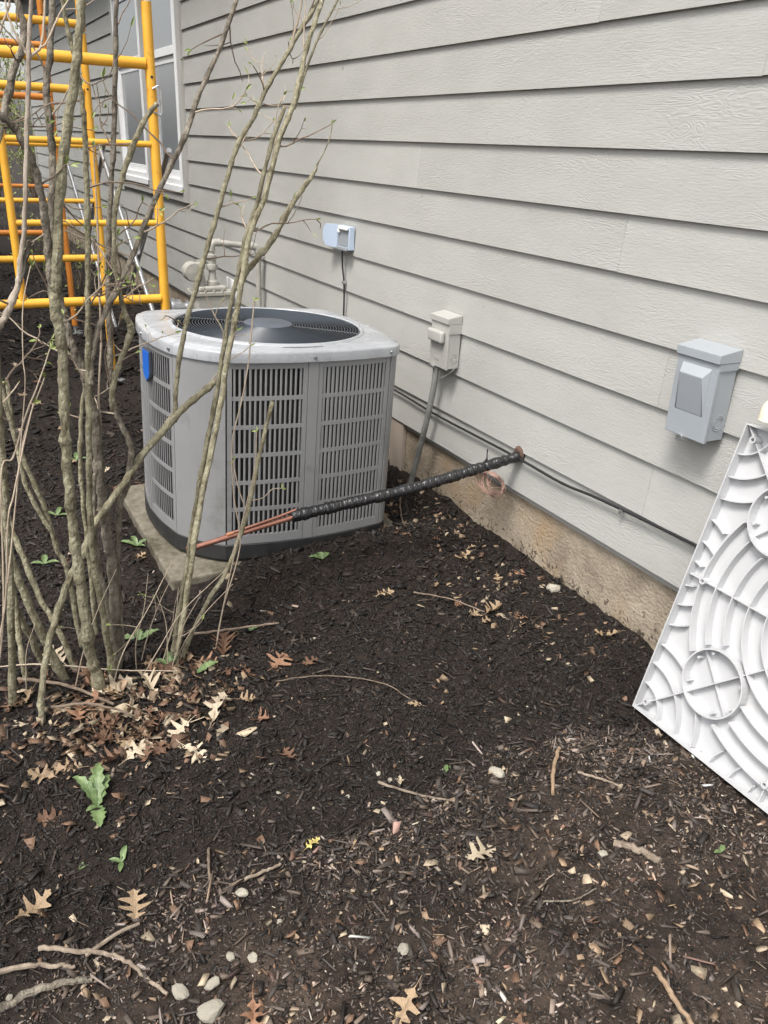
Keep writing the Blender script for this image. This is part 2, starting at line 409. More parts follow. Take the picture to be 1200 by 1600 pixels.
def soilness(x, y):
    """1 where the mulch has been kicked away and the packed soil shows"""
    a = np.clip((1.32 - y + 0.10 * (vnoise(x * 3, y * 3, 5) - 0.5) * 2 + 0.06 * (x + 1.0)) / 0.28, 0, 1)
    return a
def dry_sunlit(x, y):
    """1 where coarse dry chips lie and sunlight is put into their colour"""
    edge = 1.36 + 0.05 * np.sin(x * 7) + 0.14 * (vnoise(x * 5, y * 5, 9) - 0.5) - 0.06 * np.clip(-1.15 - x, 0, 1)
    a = np.clip((edge - y) / 0.10, 0, 1)
    return a
def height(x, y):
    x = np.asarray(x, float); y = np.asarray(y, float)
    h = 0.030 * (vnoise(x * 2.1, y * 2.1, 1) - 0.5) + 0.022 * (vnoise(x * 7, y * 7, 2) - 0.5)
    fine = 0.017 * (vnoise(x * 24, y * 24, 3) - 0.5) + 0.007 * (vnoise(x * 60, y * 60, 4) - 0.5)
    h = h + fine * (1 - 0.45 * soilness(x, y))
    h = h - 0.026 * np.exp(-((x + 0.31) / 0.13) ** 2) / (1 + np.exp((y - 1.45) / .03)) / (1 + np.exp((0.35 - y) / .03))   # the pad's foot
    h = h + 0.085 * np.exp(-((x + 0.66) / 0.47) ** 4 - ((y - 2.53) / 0.17) ** 2)       # mulch banked against the unit's pad
    h = h + 0.018 * np.exp(-((x + 0.7) / 0.5) ** 2 - ((y - 1.25) / 0.18) ** 2)          # heap of dry chips
    h = h + 0.03 * np.exp(-((x + 1.72) / 0.3) ** 2 - ((y - 2.05) / 0.2) ** 2) + 0.03 * np.exp(-((x + 1.12) / 0.16) ** 2 - ((y - 2.50) / 0.10) ** 2)           # litter round the shrub
    h = h + 0.030 * np.exp(-((x + 1.41) / 0.09) ** 2) / (1 + np.exp((2.62 - y) / .05)) / (1 + np.exp((y - 3.6) / .1))
    near = np.clip((6 - np.abs(y - 2)) / 3, 0, 1)
    h = h * near + 0.02 * (1 - near) * (vnoise(x * 1.3, y * 1.3, 8) - 0.5)
    return h
def hz(x, y): return float(height(x, y))
# ------------------------------------------------------------------ ground
def ground_mat():
    m, nt, bs = new_mat('ground_soil')
    L = nt.links
    a = N(nt, 'ShaderNodeAttribute', attribute_name='soil')
    tc = N(nt, 'ShaderNodeTexCoord')
    def noise(s, d=6.0, r=0.65):
        n = N(nt, 'ShaderNodeTexNoise'); n.inputs['Scale'].default_value = s; n.inputs['Detail'].default_value = d; n.inputs['Roughness'].default_value = r
        L.new(tc.outputs['Object'], n.inputs['Vector']); return n.outputs['Fac']
    def ramp(f, c1, c2, p1=0.35, p2=0.65):
        r = N(nt, 'ShaderNodeValToRGB')
        r.color_ramp.elements[0].position = p1; r.color_ramp.elements[0].color = (*c1, 1)
        r.color_ramp.elements[1].position = p2; r.color_ramp.elements[1].color = (*c2, 1)
        L.new(f, r.inputs['Fac']); return r.outputs[0]
    dark = ramp(noise(60), (0.0085, 0.006, 0.005), (0.036, 0.026, 0.0205))
    soil = ramp(noise(34, 9, 0.72), (0.028, 0.0195, 0.0145), (0.125, 0.092, 0.071))
    damp = ramp(noise(5.5, 4, 0.6), (0.42, 0.40, 0.40), (1.0, 1.0, 1.0), 0.40, 0.58)      # damp patches in the bare soil
    dm = N(nt, 'ShaderNodeMix', data_type='RGBA', blend_type='MULTIPLY'); dm.inputs['Factor'].default_value = 1.0
    L.new(soil, dm.inputs['A']); L.new(damp, dm.inputs['B']); soil = dm.outputs['Result']
    mx = N(nt, 'ShaderNodeMix', data_type='RGBA')
    L.new(a.outputs['Fac'], mx.inputs['Factor']); L.new(dark, mx.inputs['A']); L.new(soil, mx.inputs['B'])
    L.new(mx.outputs['Result'], bs.inputs['Base Color'])
    bs.inputs['Roughness'].default_value = 0.85; bs.inputs['Specular IOR Level'].default_value = 0.25
    bp = N(nt, 'ShaderNodeBump'); bp.inputs['Distance'].default_value = 0.011
    L.new(noise(140, 6, 0.7), bp.inputs['Height']); L.new(bp.outputs[0], bs.inputs['Normal'])
    return m

def spaced(lo, hi, step, far_lo, far_hi):
    c = list(np.arange(lo, hi + 1e-6, step))
    s = step; x = hi
    while x < far_hi: s *= 1.22; x += s; c.append(x)
    s = step; x = lo
    while x > far_lo: s *= 1.22; x -= s; c.insert(0, x)
    return np.array(c)

gxs = spaced(-2.5, 0.08, 0.0125, -90, 60)
gys = spaced(0.35, 4.0, 0.0135, -30, 120)
GX, GY = np.meshgrid(gxs, gys)
GZ = height(GX, GY)
nx, ny = len(gxs), len(gys)
me = bpy.data.meshes.new('ground')
vs = np.stack([GX.ravel(), GY.ravel(), GZ.ravel()], 1)
idx = np.arange(nx * ny).reshape(ny, nx)
fs = np.stack([idx[:-1, :-1].ravel(), idx[:-1, 1:].ravel(), idx[1:, 1:].ravel(), idx[1:, :-1].ravel()], 1)
me.from_pydata(vs.tolist(), [], fs.tolist())
me.polygons.foreach_set('use_smooth', np.ones(len(fs), bool))
at = me.attributes.new('soil', 'FLOAT', 'POINT')
at.data.foreach_set('value', np.clip(np.maximum(soilness(GX, GY) * (0.35 + 1.1 * vnoise(GX * 4, GY * 4, 21)), 0), 0, 1).ravel().astype(np.float32))
me.materials.append(ground_mat())
tag(link_mesh('ground', me), kind='structure')

# ------------------------------------------------------------------ house
house = empty('house', (0, 0, 0), 'house wall in grey beige lap siding on a tan concrete foundation', 'house')
HY0, HY1 = -3.4, 16.3
WY0, WY1, WZ0, WZ1 = 6.87, 9.30, 1.00, 2.78        # window opening with its casing
MB().box(0.0262, 5.5, HY0, HY1, 0.225, 3.35).build('wall_body', M['trim'], house)
MB().box(0.030, 5.4, HY0 + 0.02, HY1 - 0.02, -0.4, 0.222).build('foundation', M['concrete'], house)
laps = [0.259, 0.422, 0.600, 0.781, 0.9635, 1.146, 1.318, 1.499, 1.675, 1.846] + [1.846 + 0.178 * i for i in range(1, 8)]
fixed = {1: 1.72, 2: 3.33, 4: 3.86, 6: 3.28, 3: 5.4, 5: 2.0, 0: 4.4, 7: 4.9, 8: 1.6, 9: 5.9}
def plank(y0, y1, z0, z1, dz=0.0):
    tk = 0.0120
    z0 += dz
    # lower edge stands proud over the plank below, upper edge tucks in behind the one above
    xo0, xo1 = -0.001, 0.0135
    v = [(xo0, y0, z0), (xo0, y1, z0), (xo1, y1, z1), (xo1, y0, z1), (xo0 + tk, y0, z0), (xo0 + tk, y1, z0), (xo1 + tk, y1, z1), (xo1 + tk, y0, z1)]
    b = MB(); b.add(v, [(0, 1, 2, 3), (4, 7, 6, 5), (0, 4, 5, 1), (3, 2, 6, 7), (0, 3, 7, 4), (1, 5, 6, 2)])
    b.build('siding_plank', M['siding'], house)
for i, z0 in enumerate(laps):
    z1 = (laps[i + 1] if i + 1 < len(laps) else z0 + 0.178) + 0.024
    j = fixed.get(i, random.uniform(0, 3.6))
    while j > HY0: j -= 3.66
    cuts = []
    while j < HY1:
        cuts.append((j, j + 3.66)); j += 3.66
    for a, b_ in cuts:
        a = max(a, HY0); b_ = min(b_, HY1 - 0.1)
        if b_ - a < 0.02: continue
        segs = [(a, b_)]
        if z1 > WZ0 + 0.03 and z0 < WZ1:
            segs = []
            if a < WY0: segs.append((a, min(b_, WY0)))
            if b_ > WY1: segs.append((max(a, WY1), b_))
        for s0, s1 in segs:
            if s1 - s0 > 0.02:
                plank(s0 + 0.0005, s1 - 0.0005, z0, z1 if not (z0 < WZ0 < z1 and False) else WZ0, random.uniform(-0.0015, 0.0015))
MB().box(-0.012, 0.020, HY1 - 0.098, HY1 + 0.01, 0.235, 3.33).build('corner_board', M['trim'], house, bevel=0.002)
# eave and roof
MB().box(-0.42, 5.5, HY0 - 0.2, HY1 + 0.2, 3.352, 3.40).build('soffit', M['trim'], house)
MB().box(-0.44, -0.421, HY0 - 0.2, HY1 + 0.2, 3.33, 3.52).build('fascia', M['trim'], house)
b = MB(); b.add([(-0.50, HY0 - .3, 3.53), (-0.50, HY1 + .3, 3.53), (2.7, HY1 + .3, 4.9), (2.7, HY0 - .3, 4.9), (5.8, HY0 - .3, 3.53), (5.8, HY1 + .3, 3.53), (-0.50, HY0 - .3, 3.41), (-0.50, HY1 + .3, 3.41), (5.8, HY0 - .3, 3.41), (5.8, HY1 + .3, 3.41)],
               [(0, 1, 2, 3), (3, 2, 5, 4), (6, 8, 9, 7), (0, 6, 7, 1), (4, 5, 9, 8), (0, 3, 4, 8, 6), (1, 7, 9, 5, 2)])
b.build('roof', M['roof'], house)
# short board standing against the foundation behind the unit
MB().box(0.008, 0.028, 3.30, 3.42, -0.03, 0.252).build('foundation_board', surf('weathered_board', (0.30, 0.245, 0.20), (0.38, 0.32, 0.27), 9, 0.85, stretch=(1, 1, 0.2)), house, bevel=0.002)
# casing of the double window
for nm, y0, y1, z0, z1 in (('window_casing', WY0 + .002, 6.975, WZ0, WZ1), ('window_casing', 9.19, WY1 - .002, WZ0, WZ1), ('window_casing', 6.977, 9.188, WZ0, 1.095), ('window_casing', 6.977, 9.188, 2.68, WZ1), ('window_mullion', 7.86, 8.13, 1.097, 2.678)):
    MB().box(-0.016, 0.021, y0, y1, z0, z1).build(nm, M['trim'], house, bevel=0.002)
for (y0, y1) in ((6.98, 7.855), (8.135, 9.185)):
    z0, z1 = 1.10, 2.675
    fr = MB()
    for (a, c, e, g) in ((y0, y0 + .055, z0, z1), (y1 - .055, y1, z0, z1), (y0 + .056, y1 - .056, z0, z0 + .07), (y0 + .056, y1 - .056, z1 - .05, z1)):
        fr.box(-0.022, 0.02, a, c, e, g)
    w = fr.build('window', M['white'], house, bevel=0.003)
    up = MB(); zm = 2.06
    for (a, c, e, g) in ((y0 + .058, y0 + .105, zm, z1 - .052), (y1 - .105, y1 - .058, zm, z1 - .052), (y0 + .106, y1 - .106, zm, zm + .06), (y0 + .106, y1 - .106, z1 - .10, z1 - .052)):
        up.box(-0.012, 0.012, a, c, e, g)
    up.build('upper_sash', M['white'], w, bevel=0.002)
    lo = MB()
    for (a, c, e, g) in ((y0 + .058, y0 + .105, z0 + .072, zm - .003), (y1 - .105, y1 - .058, z0 + .072, zm - .003), (y0 + .106, y1 - .106, z0 + .072, z0 + .13), (y0 + .106, y1 - .106, zm - .05, zm - .003)):
        lo.box(0.004, 0.018, a, c, e, g)
    lo.build('lower_sash', M['white'], w, bevel=0.002)
    MB().box(0.000, 0.006, y0 + .104, y1 - .104, zm + .058, z1 - .098).build('pane', M['glass'], w)
    MB().box(0.012, 0.016, y0 + .104, y1 - .104, z0 + .128, zm - .048).build('pane', M['glass'], w)
    MB().box(0.0195, 0.0215, y0 + .02, y1 - .02, z0 + .02, z1 - .02).build('dark_interior', M['screen'], w)
    MB().box(-0.035, -0.0225, y0 - .01, y1 + .01, z0 - .03, z0 + .02).build('window_sill', M['white'], w, bevel=0.003)

# ------------------------------------------------------------------ boxes, cables and pipes on the wall
def rounded_box(b, x0, x1, y0, y1, z0, z1): b.box(x0, x1, y0, y1, z0, z1)

# large grey disconnect box
t = empty('disconnect_box', (0, 1.555, 0.753), 'large blue grey metal disconnect box with a raised wedge cover on the siding', 'electrical box')
hy = 0.070
MB().box(-0.066, -0.0005, -hy, hy, 0.004, 0.245).build('enclosure', M['boxgrey'], t, bevel=0.002)
cv = MB().box(-0.077, -0.0665, -hy - .003, hy + .003, 0.0, 0.224).build('cover', M['boxgrey'], t, bevel=0.002)
b = MB()   # sloped top hood overhanging the cover
b.add([(-0.084, -hy - .006, .226), (-0.084, hy + .006, .226), (-0.084, hy + .006, .250), (-0.084, -hy - .006, .250), (0, -hy - .006, .226), (0, hy + .006, .226), (0, hy + .006, .262), (0, -hy - .006, .262)],
      [(0, 1, 2, 3), (4, 7, 6, 5), (0, 4, 5, 1), (3, 2, 6, 7), (0, 3, 7, 4), (1, 5, 6, 2)])
b.build('hood', M['boxgrey'], t, bevel=0.0015)
MB().box(-0.074, -0.0005, -hy - .0045, -hy - .0005, .205, .2255).build('hood_flange', M['boxgrey'], t)
b = MB()   # raised wedge: deep at the top, flush at the bottom
w0, w1 = 0.040, 0.052
zb, zt = 0.072, 0.208
b.add([(-.0772, -w1, zb), (-.0772, w1, zb), (-.0772, w1, zt), (-.0772, -w1, zt), (-.098, -w0, zt - .026), (-.098, w0, zt - .026), (-.0785, w1 - .004, zb + .003), (-.0785, -w1 + .004, zb + .003)],
      [(0, 3, 2, 1), (7, 6, 5, 4), (3, 4, 5, 2), (0, 1, 6, 7), (1, 2, 5, 6), (0, 7, 4, 3)])
b.build('wedge_cover', M['boxgrey'], t, bevel=0.003, seg=3)
b = MB(); b.lathe([(0.020, -hy - .0012), (0.0215, -hy - .002), (0.023, -hy - .0012)], (-.033, 0, .056), 28, 'y')
b.lathe([(0.014, -hy - .0012), (0.0155, -hy - .002), (0.017, -hy - .0012)], (-.033, 0, .056), 28, 'y')
b.build('knockout', M['boxgrey'], t)
b = MB(); b.lathe([(0.0045, -.003), (0.0105, -.003), (0.0105, .003), (0.0045, .003), (.0045, -.003)], (-.079, .012, -.006), 18, 'x'); b.build('lock_hasp', M['steel'], t)

# small beige disconnect
t = empty('pull_out_disconnect', (0, 2.919, 0.628), 'small beige disconnect box with a rounded handle above the conduit', 'electrical box')
hy = 0.068
MB().box(-0.052, -0.0005, -hy, hy, 0.004, 0.212).build('enclosure', M['disc'], t, bevel=0.002)
MB().box(-0.061, -0.0525, -hy - .001, hy + .001, 0.0, 0.19).build('cover', M['disc'], t, bevel=0.002)
b = MB()
b.add([(-0.068, -hy - .004, .191), (-0.068, hy + .004, .191), (-0.068, hy + .004, .214), (-0.068, -hy - .004, .214), (0, -hy - .004, .191), (0, hy + .004, .191), (0, hy + .004, .226), (0, -hy - .004, .226)],
      [(0, 1, 2, 3), (4, 7, 6, 5), (0, 4, 5, 1), (3, 2, 6, 7), (0, 3, 7, 4), (1, 5, 6, 2)])
b.build('hood', M['disc'], t, bevel=0.0015)
MB().box(-0.060, -0.0005, -hy - .0035, -hy - .0005, .150, .1905).build('hood_flange', M['disc'], t, bevel=0.001)
MB().box(-0.086, -0.0615, -0.048, 0.062, 0.108, 0.158).build('handle', M['disc'], t, bevel=0.011, seg=4)
MB().box(-0.0625, -0.0612, -0.01, 0.03, 0.03, 0.046).build('embossed_mark', M['disc'], t, bevel=0.0005)
b = MB(); b.lathe([(0.016, -hy - .0012), (0.0175, -hy - .002), (0.019, -hy - .0012)], (-.028, 0, .050), 24, 'y'); b.lathe([(0.008, -hy - .0012), (0.009, -hy - .002), (0.01, -hy - .0012)], (-.028, 0, .050), 20, 'y')
b.build('knockout', M['disc'], t)
MB().box(-0.072, -0.062, 0.02, 0.05, -0.008, 0.002).build('lock_tab', M['steel'], t, bevel=0.002)
MB().tube(catmull([(-.004, -.062, .06), (-.012, -.078, .03), (-.03, -.075, .0), (-.05, -.05, -.028), (-.06, -.03, -.042)], 6), 0.0021, 7).build('bonding_wire', M['conduit'], t)

# conduit from the small box to the ground
b = MB(); b.tube(catmull([(-.045, 2.955, .635), (-.046, 2.957, .55), (-.05, 2.985, .40), (-.055, 3.03, .22), (-.06, 3.075, .06), (-.065, 3.10, -.06)], 8), 0.0135, 14)
tag(b.build('conduit', M['conduit']), 'grey liquid tight conduit curving from the small disconnect down to the mulch', 'conduit')

# pale hinged box with a black lead
t = empty('cable_box', (0, 3.95, 0.985), 'pale blue hinged outlet box with its lid open on the siding', 'outlet box')
MB().box(-0.030, 0.000, -0.075, 0.055, 0.005, 0.118).build('back_box', M['cablebox'], t, bevel=0.003)
MB().box(-0.033, -0.0302, -0.062, 0.042, 0.022, 0.098).build('inner_plate', M['boxgrey'], t, bevel=0.001)
b = MB(); b.prism([(0, 0), (0.095, 0.004), (0.115, 0.03), (0.118, 0.06), (0.115, 0.09), (0.095, 0.112), (0, 0.118)], 0, 0.005)
ld = b.build('lid', M['cablebox'], t, bevel=0.002); ld.matrix_local = Matrix.Translation((-.034, .057, .003)) @ Matrix.Rotation(R(16), 4, 'Z') @ Matrix(((0, 0, 1, 0), (1, 0, 0, 0), (0, 1, 0, 0), (0, 0, 0, 1)))
MB().box(-0.046, -0.0305, -0.07, 0.03, 0.100, 0.116).build('top_latch', M['white'], t, bevel=0.003)
MB().box(-0.044, -0.0335, 0.02, 0.045, 0.082, 0.0995).build('latch_hook', M['white'], t, bevel=0.003)
MB().box(-0.044, -0.0305, -0.065, 0.05, 0.0, 0.018).build('bottom_lip', M['boxgrey'], t, bevel=0.003)
b = MB(); b.tube(catmull([(-.02, 3.975, .985), (-.017, 3.975, .90), (-.014, 3.955, .80), (-.014, 3.955, .60), (-.012, 3.965, .43)], 7), 0.0048, 8)
c = tag(b.build('drop_cable', M['cable']), 'black cable hanging straight down from the pale open outlet box', 'cable')
MB().box(-.022, -.004, 3.951, 3.969, .815, .830).build('cable_clip', M['steel'], c, bevel=0.002)

# black cable running along the lowest siding plank
pts = [(-.010, 5.4, .405), (-.010, 4.4, .400), (-.010, 3.40, .402), (-.011, 3.0, .392), (-.010, 2.6, .395), (-.013, 2.36, .398), (-.010, 2.1, .392), (-.011, 1.91, .408), (-.010, 1.5, .424), (-.010, 1.0, .43), (-.010, 0.2, .43), (-.010, -2.0, .43)]
b = MB(); b.tube(catmull(pts, 6), 0.0052, 8)
c = tag(b.build('wall_cable', M['cable']), 'long black cable stapled along the bottom siding plank', 'cable')
for y in (1.80, 3.05): MB().box(-.018, -.002, y - .006, y + .006, .398, .413).build('cable_staple', M['steel'], c, bevel=0.001)

# ------------------------------------------------------------------ refrigerant line
t = empty('refrigerant_line', (0, 2.375, 0.40), 'black wrapped refrigerant line with bare copper ends poking out of the wall', 'pipe')
A0 = np.array((0.02, 0.0, 0.004)); A1 = np.array((-0.949, 0.0, -0.093))
b = MB(); P = []; Rr = []
nseg = 190
for i in range(nseg + 1):
    s = i / nseg
    sag = -0.012 * math.sin(math.pi * s)
    P.append(A0 + (A1 - A0) * s + np.array((0, 0.004 * math.sin(s * 9), sag)))
    ph = (s * 31 + .9 * math.sin(s * 7) + .5 * math.sin(s * 23)) % 1.0
    Rr.append(0.0188 + 0.0030 * ph + 0.0012 * math.sin(s * 61) + random.uniform(-.0009, .0009))
b.tube(P, Rr, 18, bump=0.035)
b.build('tape_wrap', M['foam'], t)
B0 = np.array((-.93, .004, -.095)); B1 = np.array((-1.302, .0, -.146))
b = MB(); b.tube(catmull([B0, (-1.1, .003, -.118), (-1.18, .0, -.128), B1], 8), 0.0093, 16)
sp = b.build('suction_pipe', M['copper'], t)
b = MB(); b.tube([(-1.285, 0, -.1437), (-1.312, 0, -.1475)], [.0112, .0112], 16); b.build('flared_end', M['copper_end'], sp)
b = MB(); b.tube([(-1.175, 0, -.1275), (-1.19, 0, -.1295)], [.0105, .0105], 16); b.build('coupling', M['copper'], sp)
b = MB(); b.tube(catmull([(-.93, .004, -.070), (-1.0, .003, -.086), (-1.10, 0, -.103), (-1.165, 0, -.116)], 8), 0.0046, 12)
lp = b.build('liquid_pipe', M['copper'], t)
b = MB(); b.tube([(-1.155, 0, -.1145), (-1.178, 0, -.1185)], [.0062, .0068], 12); b.build('crimped_end', M['copper_end'], lp)
b = MB(); b.lathe([(0.002, -.010), (0.022, -.010), (0.031, .0), (0.028, .004)], (0, 0.006, 0.010), 18, 'x'); b.build('sealant', M['putty'], t)
b = MB(); b.tube([(-.155, 0, -.004), (-.156, 0, .05)], .0022, 6); b.tube([(-.154, .023, -.02), (-.154, 0, .016), (-.156, -.023, -.02)], .0025, 6); b.build('zip_tie', M['cable'], t)
# loose coil of thermostat wire under it
t = empty('wire_coil', (-.05, 2.46, .335), 'coil of thin pinkish wire hanging under the black line at the wall', 'wire')
for k in range(7):
    r0 = 0.045 + 0.006 * k
    ph = random.uniform(0, 6)
    pts = [( .012 * math.sin(a * 2 + ph) - .002 * k, 1.15 * r0 * math.sin(a), -.058 - .003 * k - 0.62 * r0 * math.cos(a + .2 * math.sin(k))) for a in np.linspace(0, 2 * math.pi, 26)]
    b = MB(); b.tube(pts, 0.0019, 6); b.build('wire_loop', M['pinkwire'], t)
b = MB(); b.tube(catmull([(0, .0, -.02), (-.01, .03, -.12), (0, .08, -.12), (.01, .11, -.10)], 7), 0.0019, 6); b.build('wire_end', M['pinkwire'], t)

# cream plastic pipe end behind the leaning pad
b = MB(); b.tube(catmull([(.02, 1.300, .915), (-.05, 1.300, .915), (-.075, 1.300, .905), (-.082, 1.300, .875)], 6), .024, 18); b.tube([(-.035, 1.300, .915), (-.055, 1.300, .9135)], .0275, 18)
tag(b.build('plastic_pipe', M['cream']), 'cream plastic pipe elbow on the wall just above the leaning white pad', 'pipe')

# ------------------------------------------------------------------ gas meter
t = empty('gas_meter', (-0.36, 5.2, 0.0), 'beige gas meter with threaded pipework standing behind the condenser', 'gas meter')
MB().box(-.11, .11, -.085, .085, .34, .575).build('meter_body', M['meterpaint'], t, bevel=0.014, seg=3)
b = MB(); b.prism([(-.125, -.095), (.125, -.095), (.135, 0), (.125, .095), (-.125, .095), (-.135, 0)], .577, .60)
fl = b.build('meter_flange', M['meterpaint'], t, bevel=0.004)
b = MB()
for x in (-.11, -.055, 0, .055, .11):
    b.lathe([(0, .612), (.008, .612), (.008, .598)], (x, -.088, 0), 8)
b.build('flange_bolts', M['meterpaint'], fl)
MB().box(-.09, .09, -.07, .07, .602, .632).build('meter_cap', M['meterpaint'], t, bevel=0.012, seg=3)
b = MB(); b.lathe([(.036, .634), (.036, .655), (.028, .662), (.021, .70), (.021, .72), (.033, .725), (.036, .74), (.033, .757), (.024, .76), (.024, .785), (.030, .79), (.030, .815), (.018, .82), (.0165, .845)], (.02, 0, 0), 20)
b.build('riser_union', M['meterpaint'], t)
b = MB(); b.lathe([(.034, .634), (.034, .65), (.022, .70), (.022, .73), (.03, .735), (.03, .77), (.02, .775), (.02, .79)], (-.06, -.01, 0), 18)
b.build('inlet_union', M['meterpaint'], t)
b = MB(); b.tube(catmull([(.02, 0, .84), (.02, 0, .865), (.035, 0, .885), (.065, 0, .888)], 6), .023, 16); b.build('elbow', M['meterpaint'], t)
b = MB(); b.tube([(.06, 0, .888), (.27, -.03, .865)], .0185, 16); b.tube([(.055, 0, .888), (.075, -.002, .886)], .024, 16); b.build('outlet_pipe', M['meterpaint'], t)
b = MB(); b.tube(catmull([(.255, -.028, .867), (.295, -.032, .863), (.312, -.034, .84), (.313, -.034, .80)], 6), .023, 16); b.build('elbow', M['meterpaint'], t)
b = MB(); b.tube([(.313, -.034, .81), (.313, -.034, .05)], .0165, 16); b.build('house_pipe', M['meterpaint'], t)
b = MB(); b.lathe([(.0, -.05), (.052, -.045), (.06, -.02), (.06, .02), (.05, .05), (0, .055)], (-.115, -.02, .72), 20, 'y'); b.build('regulator', M['meterpaint'], t)
b = MB(); b.tube([(-.112, 0, .50), (-.20, 0, .50)], .03, 16); b.tube([(-.14, 0, .50), (-.16, 0, .50)], .042, 16); b.tube([(-.195, 0, .50), (-.26, 0, .50)], .05, 18); b.tube([(-.235, 0, .50), (-.25, 0, .50)], .058, 18); b.build('pressure_coupling', M['steel'], t)
b = MB(); b.tube([(-.24, 0, .50), (-.24, 0, -.05)], .018, 14); b.build('supply_riser', M['meterpaint'], t)
MB().box(.148, .156, -.10, .12, .36, .66).build('backing_plate', M['white'], t, bevel=0.002)

# ------------------------------------------------------------------ concrete pad and condenser
b = MB(); b.box(-1.325, -0.36, 2.56, 3.50, -0.06, 0.046)
tag(b.build('concrete_slab', M['padconc'], bevel=0.008), 'low rough concrete slab under the grey condenser', 'concrete slab')

TILT = R(2.0)
unit = empty('air_conditioner', (-0.83, 2.98, 0.048), 'grey outdoor air conditioner condenser with louvred sides and round fan grille', 'air conditioner')
unit.rotation_euler = (0, TILT, 0)
FL0, FL1 = (-.415, -.205), (-.280, -.36)
FR0, FR1 = (.352, -.36), (.398, -.30)
BR0, BR1 = (.398, .30), (.352, .36)
BL0, BL1 = (-.36, .36), (-.415, .305)
def arc(p, q, s, sag=0.035):
    x = p[0] + (q[0] - p[0]) * s; y = p[1] + (q[1] - p[1]) * s
    dx, dy = q[0] - p[0], q[1] - p[1]; l = math.hypot(dx, dy)
    nx_, ny_ = dy / l, -dx / l
    k = sag * 4 * s * (1 - s)
    return (x + nx_ * k, y + ny_ * k)
def arc_t(p, q, s, sag=0.035):
    a = arc(p, q, s - 1e-3, sag); b_ = arc(p, q, s + 1e-3, sag)
    return math.atan2(b_[1] - a[1], b_[0] - a[0])
SIDES = [(FL1, FR0), (FR1, BR0), (BR1, BL0), (BL1, FL0)]     # front, right, back, left (counter-clockwise)
CORN = [(FR0, FR1), (BR0, BR1), (BL0, BL1), (FL0, FL1)]
def unit_outline(off=0.0, k=14):
    pts = []
    for (p, q), (c0, c1) in zip(SIDES, CORN):
        for i in range(k): pts.append(arc(p, q, i / k))
        l = 5
        for i in range(l): pts.append(arc(c0, c1, i / l, 0.012))
    if off:
        n = len(pts); out = []
        for i in range(n):
            a = pts[i - 1]; c = pts[(i + 1) % n]
            dx, dy = c[0] - a[0], c[1] - a[1]; l = math.hypot(dx, dy)
            out.append((pts[i][0] + dy / l * off, pts[i][1] - dx / l * off))
        return out
    return pts
b = MB(); b.prism(unit_outline(0.004), 0.0, 0.061); b.build('base_pan', M['black'], unit, bevel=0.004)
PZ0, PZ1 = 0.062, 0.750
# coil behind the louvres
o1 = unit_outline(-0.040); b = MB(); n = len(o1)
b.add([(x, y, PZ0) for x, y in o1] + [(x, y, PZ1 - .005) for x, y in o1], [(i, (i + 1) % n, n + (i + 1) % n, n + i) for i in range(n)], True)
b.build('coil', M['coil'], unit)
def strip(p, q, s0, s1, z0, z1, name, m, th=0.008, off=0.0, k=8, parent=unit, sag=0.035, bevel=0.0):
    """a curved sheet following one side of the unit"""
    b = MB(); V = []; F = []
    for i in range(k + 1):
        s = s0 + (s1 - s0) * i / k
        x, y = arc(p, q, s, sag); a = arc_t(p, q, s, sag)
        ox, oy = math.sin(a), -math.cos(a)
        for d in (off, off - th):
            for z in (z0, z1): V.append((x + ox * d, y + oy * d, z))
    for i in range(k):
        a = i * 4; c = a + 4
        F += [(a, c, c + 1, a + 1), (a + 2, a + 3, c + 3, c + 2), (a + 1, c + 1, c + 3, a + 3), (a, a + 2, c + 2, c)]
    F += [(0, 1, 3, 2), (k * 4, k * 4 + 2, k * 4 + 3, k * 4 + 1)]
    b.add(V, F, True)
    o = b.build(name, m, parent)
    o.data.polygons.foreach_set('use_smooth', [False] * len(o.data.polygons))
    return o
def slat_mesh(h):
    """rounded louvre bar, open side turned in"""
    b = MB(); w = .0041
    sec = [(-w, .0012), (-w, -.0002), (-w * .5, -.0014), (w * .5, -.0014), (w, -.0002), (w, .0012)]
    b.add([(x, y, 0) for x, y in sec] + [(x, y, h) for x, y in sec], [(i, i + 1, 7 + i, 6 + i) for i in range(5)] + [(5, 0, 6, 11)], False)
    return b.mesh('slat', M['acpaint'])
SLH = PZ1 - PZ0 - 0.07
SLAT = slat_mesh(SLH)
def louvre(p, q, s0, s1, pitch=0.0172, wide=1.0):
    l = math.hypot(q[0] - p[0], q[1] - p[1]); w = (s1 - s0) * l
    e = 0.016 / l
    pan = strip(p, q, s0, s0 + e, PZ0, PZ1, 'louver_panel', M['acpaint'], 0.012, 0.001, 2)
    strip(p, q, s1 - e, s1, PZ0, PZ1, 'panel_edge', M['acpaint'], 0.012, 0.001, 2, parent=pan)
    strip(p, q, s0 + e, s1 - e, PZ0, PZ0 + .034, 'panel_edge', M['acpaint'], 0.011, 0.0, 8, parent=pan)
    strip(p, q, s0 + e, s1 - e, PZ1 - .036, PZ1, 'panel_edge', M['acpaint'], 0.011, 0.0, 8, parent=pan)
    for r in range(1, 6):
        z = PZ0 + .034 + (PZ1 - PZ0 - .07) * r / 6
        strip(p, q, s0 + e, s1 - e, z - .0075, z + .0075, 'rail', M['acpaint'], 0.003, -0.0008, 8, parent=pan)
    nb = max(3, int(round((w - .032) / pitch)))
    for i in range(nb):
        s = s0 + e + (s1 - s0 - 2 * e) * (i + 0.5) / nb
        x, y = arc(p, q, s); a = arc_t(p, q, s)
        link_mesh('slat', SLAT, pan, (x - math.sin(a) * .0026, y + math.cos(a) * .0026, PZ0 + .0335), (0, 0, a), (wide, 1, 1))
